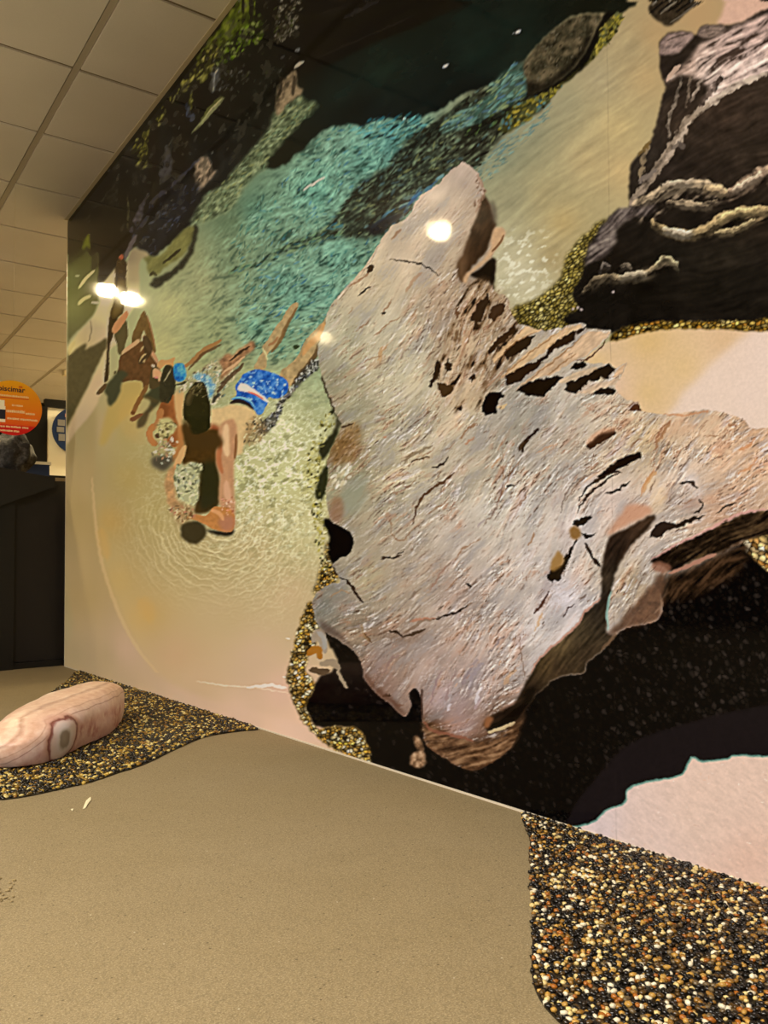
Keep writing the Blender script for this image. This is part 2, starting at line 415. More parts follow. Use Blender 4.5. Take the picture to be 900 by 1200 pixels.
def pebbles(w, m, scale, pal, ang=0, st=1.3, seed=0, dark=(18, 14, 8), gap=.35, bright=1.0):
    X = GX[w]; Y = GY[w]
    f1, f2, r = voro(X + WXF[w] * scale * .9, Y + WYF[w] * scale * .9, scale, ang, st, seed)
    col = ramp(r, [(i / (len(pal) - 1), c) for i, c in enumerate(pal)])
    e = sstep(-.12, gap, f2 - f1)
    sh = (.5 + .65 * np.clip(1 - f1 * 1.1, 0, 1)) * bright * (.7 + .6 * fbm(X, Y, scale * 3, 2, seed + 9))
    c = col * sh[..., None]
    c = np.array(dark, np.float32) + (c - np.array(dark, np.float32)) * e[..., None]
    comp(w, m, c)
K26 = 260 / 900.; K13 = 130 / 900.; K24 = 240 / 900.; K22 = 220 / 900.; K32 = 320 / 900.; K30 = 300 / 900.
def ca(p): return T(70, 250, K22, p)
def cb(p): return T(140, 380, K26, p)
def cc(p): return T(240, 0, K26, p)
def cd(p): return T(460, 0, K26, p)
def ce(p): return T(660, 0, K24, p)
def cf(p): return T(640, 200, K26, p)
def cg(p): return T(270, 180, K26, p)
def ch(p): return T(360, 180, K26, p)
def ci(p): return T(360, 400, K26, p)
def cj(p): return T(560, 330, K26, p)
def ck(p): return T(640, 440, K26, p)
def cl(p): return T(320, 640, K26, p)
def cm(p): return T(520, 600, K26, p)
def cn(p): return T(640, 640, .3, p)
def co(p): return T(80, 560, K32, p)
def cq(p): return T(300, 820, .4, p)
def cr(p): return T(600, 900, K30, p)
def z0(p): return T(0, 0, K30, p)
def a1(p): return T(75, 280, K13, p)
def a2(p): return T(75, 390, K13, p)
def a3(p): return T(180, 380, K13, p)
def a4(p): return T(170, 500, K13, p)
def a5(p): return T(260, 350, K13, p)
SAND, WATER, TREES, BOULDER, ROCK, GRAVEL, SHADE, MAN, BOY, WOMAN, STANDER, STONE = range(1, 13)

def paint_ground():
    base = cfield([
        (85, 520, 160, 140, 100), (90, 600, 172, 148, 102), (95, 700, 180, 152, 112), (120, 770, 186, 154, 120), (105, 560, 168, 144, 98),
        (150, 560, 172, 146, 88), (130, 610, 184, 148, 86), (140, 680, 188, 156, 98), (170, 720, 194, 158, 98), (205, 770, 196, 160, 118),
        (260, 720, 188, 162, 118), (300, 770, 200, 168, 134), (330, 810, 214, 174, 146), (350, 850, 222, 182, 150), (280, 835, 216, 178, 146), (230, 800, 200, 166, 126),
        (230, 650, 176, 154, 104), (300, 650, 190, 168, 120), (340, 700, 196, 168, 126), (330, 560, 202, 196, 140), (330, 500, 206, 200, 146), (350, 620, 200, 188, 136),
        (280, 560, 200, 194, 136), (180, 600, 174, 152, 96), (370, 560, 198, 188, 124), (190, 500, 168, 156, 102), (150, 500, 172, 150, 90), (120, 500, 180, 154, 110),
        (300, 250, 88, 120, 96), (370, 225, 100, 142, 118), (430, 195, 96, 134, 114), (330, 330, 90, 122, 100), (400, 300, 102, 138, 114), (270, 310, 116, 130, 96),
        (235, 330, 156, 154, 110), (250, 390, 148, 152, 106), (300, 385, 104, 136, 108), (350, 350, 104, 140, 116), (200, 360, 186, 178, 122), (190, 410, 186, 176, 118),
        (215, 300, 142, 140, 98), (270, 260, 96, 112, 82), (380, 345, 108, 142, 118), (330, 400, 120, 146, 112), (280, 430, 160, 160, 112), (330, 450, 160, 160, 116),
        (460, 170, 90, 132, 118), (470, 185, 82, 118, 102), (420, 250, 90, 120, 98), (240, 440, 162, 160, 108),
        (585, 180, 128, 130, 104), (620, 150, 146, 142, 112), (660, 120, 158, 148, 114), (700, 90, 168, 152, 116), (600, 230, 154, 146, 112), (640, 230, 170, 154, 112),
        (690, 190, 184, 162, 116), (600, 300, 190, 178, 142), (620, 340, 196, 184, 148), (610, 320, 200, 188, 154), (660, 260, 180, 156, 106), (725, 150, 192, 168, 118), (735, 60, 172, 152, 112),
        (770, 40, 180, 150, 106), (730, 200, 196, 168, 118), (650, 300, 170, 150, 106), (820, 20, 184, 150, 106), (760, 90, 184, 156, 110)])
    CAN[:] = base
    IDS[:] = SAND
    # wet ripples
    vf = angfield([(300, 300, 38), (450, 200, 32), (600, 150, 35), (650, 250, 32), (250, 400, 30), (350, 400, 25), (250, 250, 42), (200, 330, 40)], 16, 18)
    WP = _win(150, 800, -40, 500)
    n1 = lic(fbm(GX, GY, 2.2, 1, 3), vf[0], vf[1], 3, win=WP)
    n2 = lic(fbm(GX, GY, 6, 2, 5), vf[0], vf[1], 6, win=WP)
    n4 = lic(fbm(GX, GY, 16, 2, 6), vf[0], vf[1], 14, win=WP)
    teal = np.clip((CAN[..., 1] - CAN[..., 0]) / 40 + .15, 0, 1); teal = blur(teal, 6)
    pool = pmask([(225, 300), (300, 235), (380, 150), (440, 130), (620, 140), (720, 30), (760, 30), (760, 250), (640, 350), (560, 420), (400, 470), (340, 470), (260, 450), (190, 420), (190, 340)], 14, 0)
    P = np.zeros((SH, SW), np.float32); P[pool[0]] = pool[1]
    lft = 1 - sstep(480, 600, GX)
    CAN[:] *= 1 + P[..., None] * teal[..., None] * np.array((.03, .04, .06), np.float32)
    amp = P * (.02 + .085 * teal) * (.35 + .65 * lft)
    CAN[:] *= (1 + amp * n1 + .7 * amp * n2 + .5 * amp * n4)[..., None]
    hl = sstep(.9, 2.0, n1 + .5 * n2 + .4 * n4) * P * teal * .6 * lft
    CAN[:] += (np.array((138, 172, 146), np.float32) - CAN) * hl[..., None] * .6
    dk = sstep(.9, 2.2, -n1 - .6 * n2 - .5 * n4) * P * teal * .6 * lft
    CAN[:] += (np.array((40, 66, 54), np.float32) - CAN) * dk[..., None]
    IDS[P > .5] = WATER
    rip = (pool[0], pool[1] * teal[pool[0]] * lft[pool[0]])
    dabs(rip, 1500, 7, 1.7, [(58, 104, 90), (44, 84, 74), (150, 186, 158), (120, 164, 142), (36, 70, 62), (172, 200, 170), (70, 124, 112)], 17, 0, 22, .55, vf)
    dabs(rip, 120, 8, 2.2, [(64, 112, 140), (84, 132, 150), (52, 96, 120)], 18, 0, 20, .6, vf)
    sh = pmask([(560, 300), (580, 190), (640, 140), (735, 20), (770, 80), (730, 200), (690, 260), (600, 370)], 10, 0)
    vs = angfield([(600, 200, 36), (700, 100, 36), (660, 280, 33)], 5, 40, 2); n3 = lic(fbm(GX, GY, 4, 2, 15), vs[0], vs[1], 20, win=sh[0])
    CAN[sh[0]] *= (1 + .026 * sh[1] * n3[sh[0]])[..., None]
    wc = pmask([(585, 290), (620, 270), (650, 290), (640, 340), (600, 365), (580, 340)], 10, 2)
    comp(wc[0], wc[1] * sstep(.5, .72, fbm(GX[wc[0]], GY[wc[0]], 4, 3, 19, 30, 1.8)) * .8, (228, 220, 190))
    # caustics round the bathers
    reg = pmask([(235, 470), (300, 470), (345, 455), (395, 490), (390, 640), (385, 690), (330, 730), (270, 700), (180, 680), (150, 620), (160, 540), (190, 500)], 22, 0)
    w, m = reg
    q1 = fbm(GX[w], GY[w], 9, 3, 41, 20, 1.5); q2 = fbm(GX[w], GY[w], 6, 3, 45, -25, 1.4)
    net = sstep(.80, .98, 1 - np.abs(q1 - .5) * 3.2) * .8 + sstep(.82, .99, 1 - np.abs(q2 - .5) * 3.4) * .6
    near = np.exp(-(((GX[w] - 320) / 85) ** 2 + ((GY[w] - 550) / 95) ** 2))
    near2 = np.clip(near + .12, 0, 1)
    CAN[w] += (np.array((246, 240, 200), np.float32) - CAN[w]) * (np.clip(net, 0, 1) * m * near2 * .9)[..., None]
    dark = sstep(.52, .72, fbm(GX[w], GY[w], 5, 3, 49, 25, 1.5)) * m * near
    CAN[w] += (np.array((112, 108, 66), np.float32) - CAN[w]) * (dark * .55)[..., None]
    gl = sstep(.60, .74, fbm(GX[w], GY[w], 2.6, 2, 47, 30, 1.6)) * m * near * .5
    CAN[w] += (np.array((250, 246, 216), np.float32) - CAN[w]) * gl[..., None]
    # rings running out over the sand
    gx_, gy_ = GX[w], GY[w]
    wb = [14 * (fbm(gx_, gy_, 22, 2, 60 + i) - .5) for i in range(4)]; w8 = 5 * (fbm(gx_, gy_, 8, 2, 71) - .5)
    pat = [.3 + .8 * fbm(gx_, gy_, 10, 2, 80 + i) for i in range(4)]; fall = sstep(560, 640, gy_) * m
    rad = np.hypot(gx_ - 258, gy_ - 606) + w8
    for r in range(26):
        a = 26 + r * 4.6; rr = rad + wb[r % 4]; f = 1 - r / 30
        ring = np.exp(-((rr - a) / 1.1) ** 2) * fall * pat[(r * 3) % 4]
        ring2 = np.exp(-((rr - a - 2.3) / 1.3) ** 2) * fall * .5
        CAN[w] += (np.array((232, 214, 166), np.float32) - CAN[w]) * (ring * .55 * f)[..., None]
        CAN[w] += (np.array((146, 124, 80), np.float32) - CAN[w]) * (ring2 * .4 * f)[..., None]
    # dry sand rim of the basin
    rim = [(110, 470), (112, 540), (108, 575), (113, 620), (122, 670), (145, 730), (165, 765), (185, 790), (225, 812), (280, 830), (345, 846), (370, 872), (60, 800), (60, 470)]
    w, m = pmask(rim, 3, 1)
    dry = cfield([(85, 500, 158, 136, 90), (90, 600, 166, 138, 88), (95, 700, 168, 140, 92), (120, 770, 172, 146, 106), (108, 570, 174, 146, 98), (85, 770, 160, 138, 100), (150, 760, 192, 158, 128), (230, 820, 206, 170, 138), (340, 860, 220, 182, 154), (290, 840, 216, 178, 146)])
    comp(w, m * .85, dry[w])
    line([(108, 560), (112, 610), (121, 665), (143, 726), (163, 762), (185, 788)], 4, (206, 172, 122), 3, 1, .5)
    line([(290, 806), (318, 803), (336, 807)], 3.5, (252, 240, 222), 1.5, 1.5, .95); line([(230, 798), (270, 804), (300, 806), (340, 812)], 1.6, (232, 206, 176), 1.2, 1.5, .7)
    for x, y in ((332, 793), (343, 800), (336, 748), (340, 770)): line([(x, y), (x + 4, y + 1)], 1.6, (250, 240, 220), 1, .5, .8)
    line([(163, 703), (172, 712), (176, 728)], 16, (202, 158, 88), 12, 1, .35); line([(118, 620), (126, 655)], 12, (206, 156, 84), 10, 1, .35)

def paint_dark_pool():
    D = cc([(250, 680), (300, 682), (390, 612), (470, 537), (530, 515), (590, 505), (640, 512), (700, 482), (770, 478), (850, 470)]) + \
        cd([(0, 482), (60, 488), (130, 470), (200, 440), (280, 390), (400, 340), (530, 250), (640, 130), (760, 60), (860, 55)]) + \
        ce([(250, 62), (345, 0), (380, -60), (380, -200)]) + [(230, -60), (285, -40), (82, 256), (82, 300), (95, 330), (120, 345), (128, 325), (140, 315), (150, 295), (165, 290), (178, 300), (195, 290), (225, 262), (248, 240), (262, 222), (282, 205), (300, 190)]
    col = cfield([(450, 80, 25, 38, 30), (560, 60, 26, 38, 31), (500, 120, 17, 26, 24), (420, 130, 14, 20, 18), (400, 110, 20, 32, 27), (620, 60, 27, 35, 28), (700, 20, 24, 26, 18),
                  (480, 20, 18, 24, 18), (300, 20, 14, 12, 7), (250, 120, 15, 14, 10), (130, 260, 18, 15, 8), (360, 60, 16, 14, 9), (330, 190, 24, 26, 18), (250, 180, 22, 25, 26), (200, 230, 22, 22, 26), (560, 110, 15, 20, 19), (440, 145, 16, 26, 28)])
    n = fbm(GX, GY, 10, 4, 91, 30, 2.5)
    col = col * (.8 + .4 * n)[..., None]
    w, m = pmask(D, 1.4, 3)
    comp(w, m, col[w], WATER)
    # black bank over the pool
    w, m = pmask(cc([(400, 300), (520, 255), (700, 170), (900, 92)]) + cd([(120, 95), (340, 0), (420, -60)]) + [(450, -60), (300, -60), (330, 60), (340, 90)], 2, 1)
    comp(w, m, (ramp(fbm(GX[w], GY[w], 14, 3, 92, 25, 4), [(0, (9, 7, 4)), (.5, (17, 14, 9)), (1, (34, 28, 22))])), TREES)
    line(cc([(420, 250), (560, 190), (700, 130), (860, 60)]), 2, (44, 38, 34), 3, 2, .5); line(cc([(560, 80), (650, 30), (740, -10)]), 5, (50, 46, 46), 4, 3, .5); line(cc([(470, 60), (560, 30), (640, 0)]), 4, (38, 32, 30), 4, 3, .5)
    # floating specks
    for p in (cd([(500, 135), (520, 125)]), cd([(205, 275), (228, 262)]), cd([(45, 483), (55, 478)]), cc([(805, 484), (818, 478)])):
        line(p, 3, (220, 226, 220), 1, .3, .95, smooth=False)
    line(cd([(488, 138), (496, 134)]), 1.6, (150, 150, 140), 1, .2, .8, smooth=False)
    vf = (np.full((SH, SW), math.cos(math.radians(33)), np.float32), np.full((SH, SW), -math.sin(math.radians(33)), np.float32))
    # broken water along the lower edge of the shadow
    edge = pmask(cc([(600, 520), (680, 480), (760, 470), (860, 470), (900, 490), (900, 560), (800, 560), (680, 560)]), 1, 2)
    dabs(edge, 90, 11, 2.4, [(60, 120, 122), (88, 150, 148), (40, 92, 100), (20, 34, 40), (110, 170, 160)], 5, 25, 14, .85)
    edge = pmask(cd([(0, 470), (100, 480), (200, 470), (260, 440), (300, 400), (330, 420), (240, 520), (120, 580), (0, 620)]), 1, 2)
    dabs(edge, 120, 11, 2.2, [(60, 96, 84), (44, 70, 62), (80, 120, 108), (28, 46, 42), (96, 120, 96)], 6, 32, 12, .8)
    # pier at the top
    poly(ce([(375, 40), (400, 0), (420, -40), (660, -60), (610, 0), (540, 60), (470, 115), (430, 100), (400, 80)]), (56, 46, 34), 1.2, 1, 1, var=.3)
    for q in range(5): line(ce([(380 + q * 38, 60 - q * 2), (430 + q * 40, 18), (480 + q * 44, -30)]), 3, (24, 20, 16), 1.2, 1, .9)
    line(ce([(430, 60), (520, -10)]), 2.2, (120, 108, 90), 1, .5, .9); line(ce([(470, 105), (540, 55), (610, -5)]), 2, (112, 100, 84), 1, .5, .8); line(ce([(390, 25), (430, -10)]), 2, (130, 120, 104), 1, .5, .9)
    # sunlit pink sand in the corner
    poly(ce([(680, 110), (700, 60), (725, -30), (760, -150), (1000, -150), (1000, 60), (850, 90), (760, 110)]), (214, 172, 146), 1.5, .5, 1, var=.04, ident=SAND)

def paint_weed():
    band = cg([(0, 470), (120, 425), (250, 360), (380, 305), (440, 240), (500, 150), (560, 95), (640, 50)]) + cd([(0, 640), (70, 560), (200, 470), (310, 385), (400, 345), (520, 250), (560, 260), (640, 400), (560, 478), (460, 540), (400, 610), (330, 690)]) + cg([(900, 75), (820, 130), (760, 170), (720, 240), (640, 310), (600, 340), (520, 345), (420, 345), (300, 380), (150, 440), (0, 500)])
    vf = angfield([(330, 320, 25), (420, 260, 38), (500, 190, 32), (600, 110, 40)])
    n = lic(fbm(GX, GY, 3, 2, 33), vf[0], vf[1], 5, win=_win(260, 720, 20, 340))
    w, m = pmask(band, 2, 3)
    fade = sstep(275, 420, GX[w]) * .62 + .2
    comp(w, m * fade, ramp(n[w] * .25 + .5, [(0, (14, 14, 10)), (.4, (34, 34, 26)), (.7, (62, 66, 50)), (1, (112, 122, 90))]), WATER)
    strong = (w, m * (GX[w] > 390))
    dabs(strong, 520, 9, 2.6, [(24, 24, 18), (18, 17, 13), (36, 36, 28), (60, 66, 48), (96, 112, 92), (112, 116, 76), (44, 44, 32), (70, 92, 92), (28, 27, 20), (20, 18, 14), (30, 28, 20)], 7, 33, 16, .85)
    weak = (w, m * (GX[w] <= 400))
    dabs(weak, 150, 9, 2.2, [(40, 56, 40), (30, 42, 32), (110, 140, 100), (60, 110, 120), (130, 150, 104)], 8, 26, 16, .7)
    blue = pmask(cg([(540, 300), (620, 250), (760, 150), (860, 80), (900, 30), (860, 110), (760, 200), (640, 300)]), 1, 2)
    dabs(blue, 34, 14, 3.4, [(60, 96, 130), (74, 120, 140), (50, 70, 90), (120, 150, 140)], 9, 34, 10, .8)
    poly(cg([(555, 300), (640, 255), (700, 240), (690, 260), (600, 330), (570, 325)]), (28, 26, 30), 1, 2, .85)
    # turquoise part nearest the stone
    tq = pmask(cd([(380, 400), (400, 340), (520, 255), (550, 330), (540, 390), (430, 450), (300, 520), (200, 540), (240, 470)]), 2, 2)
    comp(tq[0], tq[1] * .55, (84, 112, 96)); dabs(tq, 150, 13, 2.6, [(60, 84, 70), (96, 134, 124), (120, 150, 130), (40, 56, 46), (80, 110, 130), (140, 150, 100)], 10, 34, 12, .8)
    dk = pmask(cd([(300, 530), (420, 460), (540, 400), (580, 400), (540, 440), (430, 500), (330, 560)]), 1, 2)
    comp(dk[0], dk[1] * .8, (24, 26, 20)); dabs(dk, 30, 8, 2.4, [(60, 80, 70), (20, 20, 14), (90, 110, 60)], 11, 34, 12, .8)
    yl = pmask(cd([(430, 520), (490, 430), (560, 400), (640, 350), (720, 300), (740, 300), (640, 400), (560, 480), (470, 540)]), 1, 2)
    comp(yl[0], yl[1] * .7, (74, 72, 36)); dabs(yl, 90, 7, 3, [(150, 132, 40), (110, 100, 40), (40, 40, 24), (90, 110, 90), (170, 150, 60), (70, 110, 120)], 12, 40, 20, .85)
    shal = pmask(cd([(340, 690), (400, 620), (470, 540), (560, 490), (640, 420), (640, 470), (560, 560), (470, 640), (390, 740)]), 3, 2)
    dabs(shal, 110, 11, 2, [(120, 150, 140), (100, 124, 120), (150, 160, 130), (84, 110, 104)], 13, 34, 12, .6)
    # sunken stone
    S = cd([(545, 240), (600, 170), (680, 100), (760, 65), (850, 60), (825, 120), (790, 200), (720, 290), (640, 350), (560, 385), (545, 330), (530, 280)])
    gap = cd([(545, 380), (640, 345), (720, 290), (790, 200), (830, 110), (870, 50), (900, 55), (880, 90), (800, 250), (700, 335), (600, 390)])
    poly(gap, (16, 14, 10), 1, 1.5)
    yr = pmask(cd([(600, 392), (700, 330), (800, 240), (850, 120), (900, 60), (930, 70), (900, 140), (820, 235), (720, 310), (640, 400)]), 1, 2)
    comp(yr[0], yr[1], (92, 86, 42), GRAVEL); dabs(yr, 170, 6, 3, [(150, 136, 48), (120, 108, 48), (60, 56, 30), (96, 96, 60), (40, 36, 22), (170, 150, 70)], 14, 45, 25, .9)
    w, m = pmask(S, 1, 1.5)
    comp(w, m, ramp(fbm(GX[w], GY[w], 6, 4, 61, 45, 1.6), [(.1, (28, 24, 16)), (.4, (62, 56, 40)), (.65, (92, 80, 58)), (.95, (126, 110, 84))]), STONE)
    dabs((w, m), 160, 5, 2, [(110, 96, 70), (40, 34, 24), (84, 80, 60), (120, 110, 90)], 15, 50, 30, .6)
    poly(cd([(545, 330), (600, 340), (660, 310), (760, 210), (800, 130), (790, 200), (720, 290), (640, 350), (560, 385)]), (20, 17, 12), 2, 2, .8)
    for a, b in (((400, 775), (435, 745)), ((430, 755), (450, 745)), ((440, 745), (490, 718))): line(cc([a, b]), 2.4, (214, 196, 176), 1, .5, .9, smooth=False)

def paint_trees():
    # strip of lit shallows between two shadows
    st = cc([(290, 440), (330, 420), (380, 380), (410, 400), (462, 430), (390, 500), (280, 620), (250, 680), (200, 720), (100, 850), (0, 900), (-60, 900), (0, 800), (60, 760), (160, 640), (250, 540)])
    w, m = pmask(st, 2, 3)
    comp(w, m * .9, ramp(fbm(GX[w], GY[w], 3, 3, 21, 40, 2), [(.15, (58, 64, 44)), (.5, (106, 114, 80)), (.85, (164, 166, 120))]), WATER)
    dabs((w, m), 160, 7, 1.8, [(150, 160, 120), (60, 70, 50), (110, 130, 96), (130, 130, 80)], 22, 38, 14, .7)
    # sand shore
    poly(cc([(286, 440), (300, 350), (340, 305), (372, 285), (375, 340), (400, 370), (370, 400), (330, 425), (300, 470)]), (138, 116, 86), 1.2, 2, 1, var=.25, ident=SAND)
    for x in (312, 366): line(cc([(x, 310), (x - 8, 390)]), 5, (44, 36, 26), 2, 1.5, .7)
    line(cc([(365, 275), (400, 250)]), 4, (190, 182, 160), 1, 1, .95, smooth=False)
    line(cc([(372, 210), (386, 198)]), 4, (120, 116, 108), 1, 1, .9, smooth=False); line(cc([(310, 238), (326, 228)]), 3, (90, 86, 80), 1, 1, .9, smooth=False)
    # sunlit lawn behind the trunks
    G = cc([(-30, 260), (-10, 205), (60, 110), (130, 10), (170, -40), (240, -80), (215, 20), (205, 60), (190, 110), (130, 160), (80, 225), (40, 250)])
    w, m = pmask(G, 1.2, 3)
    comp(w, m, ramp(fbm(GX[w], GY[w], 6, 4, 31, 80, 2), [(.1, (34, 38, 10)), (.5, (82, 88, 24)), (.9, (132, 128, 52))]), TREES)
    for x, wd in ((120, 3), (158, 4), (192, 6), (215, 5)): line(cc([(x, -40), (x - 2, 50 + (x - 150) * .6)]), wd, (16, 14, 6), 1, 1, .95)
    lf = pmask(cc([(10, 230), (60, 190), (140, 130), (200, 70), (230, 60), (230, 150), (150, 210), (90, 250), (20, 270)]), 2, 3)
    comp(lf[0], lf[1] * .75, (30, 34, 12)); dabs(lf, 170, 5, 3.4, [(76, 92, 20), (104, 120, 34), (20, 22, 8), (50, 62, 16), (14, 14, 6), (130, 134, 70)], 34, 45, 40, .9)
    lv = pmask(cc([(285, 30), (330, 20), (390, 0), (398, 60), (380, 110), (320, 165), (285, 160)]), 2, 2)
    dabs(lv, 120, 5, 2.4, [(70, 62, 46), (110, 102, 84), (40, 34, 22), (140, 130, 110), (60, 64, 30)], 35, 60, 40, .85)
    lv = pmask(cc([(30, 270), (160, 260), (180, 330), (120, 390), (40, 390)]), 2, 2)
    dabs(lv, 90, 5, 2.4, [(40, 36, 28), (80, 74, 60), (30, 28, 18), (110, 104, 92), (50, 52, 24)], 36, 50, 40, .7)
    # lawn glimpses to the left, behind more trunks
    for q in ([(-20, 300), (0, 240), (50, 200), (20, 300), (-10, 340)], [(-60, 400), (-20, 330), (-30, 400), (-70, 470)]):
        w, m = pmask(cc(q), 1.2, 2); comp(w, m, ramp(fbm(GX[w], GY[w], 5, 3, 37, 70, 2), [(.1, (60, 58, 20)), (.9, (150, 140, 70))]), TREES)
    zb = pmask(z0([(478, 500), (540, 420), (575, 370), (640, 290), (700, 210), (720, 180), (760, 140), (770, 200), (700, 270), (630, 350), (570, 430), (540, 500), (520, 580), (490, 600), (478, 560)]), 1.5, 3)
    comp(zb[0], zb[1] * .8, (34, 32, 14)); dabs(zb, 150, 7, 3, [(90, 84, 32), (120, 110, 46), (24, 20, 10), (60, 56, 22), (16, 14, 8), (150, 140, 70)], 38, 55, 30, .9)
    for p, wd in (([(590, 340), (600, 420), (590, 470)], 8), ([(545, 420), (540, 560), (545, 740)], 13), ([(640, 370), (640, 500), (620, 620)], 20), ([(700, 290), (690, 400)], 12), ([(450, 690), (452, 810)], 3)):
        line(z0(p), wd, (18, 14, 9) if wd > 4 else (60, 54, 34), 1.5, 2, .95)
    # leaning boats and sunlit kerbs on the bank
    poly(cc([(30, 380), (25, 330), (45, 270), (66, 285), (55, 330), (45, 375)]), (84, 82, 80), 1, 3, .85); line(cc([(36, 370), (40, 310), (55, 280)]), 2, (170, 168, 164), 1, .6, .9)
    line(cc([(-10, 490), (30, 430), (78, 395)]), 5, (92, 90, 48), 1.2, 3, .85); line(cc([(-12, 500), (30, 440), (76, 398)]), 2, (176, 170, 110), 1, .6, .9)
    line(z0([(655, 370), (665, 400), (680, 430)]), 7, (64, 66, 74), 1, 4, .8)
    line(z0([(675, 470), (730, 410), (790, 345)]), 4, (130, 126, 84), 1, 1, .9)
    poly(z0([(570, 640), (575, 540), (590, 510), (607, 560), (600, 620)]), (84, 78, 74), 1, 5, .7)
    poly(z0([(690, 570), (730, 555), (750, 600), (765, 600), (720, 655), (690, 665)]), (146, 124, 98), 1, 2, 1, var=.2)
    poly(z0([(480, 740), (520, 660), (500, 770), (450, 880), (435, 895)]), (84, 76, 76), 1, 5, .7, var=.5)
    line(z0([(435, 895), (480, 820), (520, 760), (545, 700), (620, 640), (700, 560)]), 5, (70, 66, 74), 2, 2, .6)
    bl = pmask(z0([(480, 870), (560, 740), (680, 640), (700, 680), (620, 800), (540, 900)]), 2, 3)
    comp(bl[0], bl[1] * .7, (32, 34, 40)); dabs(bl, 60, 6, 1.8, [(60, 62, 72), (20, 20, 24), (84, 84, 90)], 39, 40, 20, .6)

def paint_bank_texture():
    w, m = pmask([(82, 262), (280, 0), (350, -30), (352, 60), (330, 120), (285, 175), (240, 225), (200, 270), (165, 290), (120, 330), (84, 300)], 4, 4)
    n = fbm(GX[w], GY[w], 7, 4, 170, 60, 1.8)
    comp(w, m * sstep(.54, .72, n) * .55, (62, 56, 44)); comp(w, m * sstep(.5, .3, n) * .5, (8, 7, 5))
    dabs((w, m), 260, 5, 1.8, [(70, 64, 50), (36, 32, 24), (14, 12, 8), (90, 84, 70), (48, 50, 28), (10, 8, 6)], 171, 55, 35, .6)

def paint_log():
    poly(ca([(400, 195), (450, 205), (500, 190), (555, 115), (620, 62), (650, 70), (645, 110), (600, 190), (520, 250), (470, 290), (430, 300), (420, 250)]), (112, 106, 58), 1.2, 2, .9, var=.2, vs=4, ang=50, st=2)
    poly(ca([(435, 330), (470, 305), (530, 280), (590, 215), (630, 140), (645, 60), (665, 70), (655, 130), (620, 220), (560, 290), (500, 335), (455, 360)]), (40, 38, 28), 1.2, 2.5, .9, var=.3)
    line(ca([(495, 240), (540, 205), (580, 170)]), 3, (44, 38, 24), 1, 1, .85); line(ca([(430, 300), (450, 285), (465, 300)]), 4, (60, 54, 34), 1, 1.5, .8)

def paint_seams():
    line([(711, -40), (723, 1000)], .9, (62, 52, 46), .8, 0, .12, False, False)

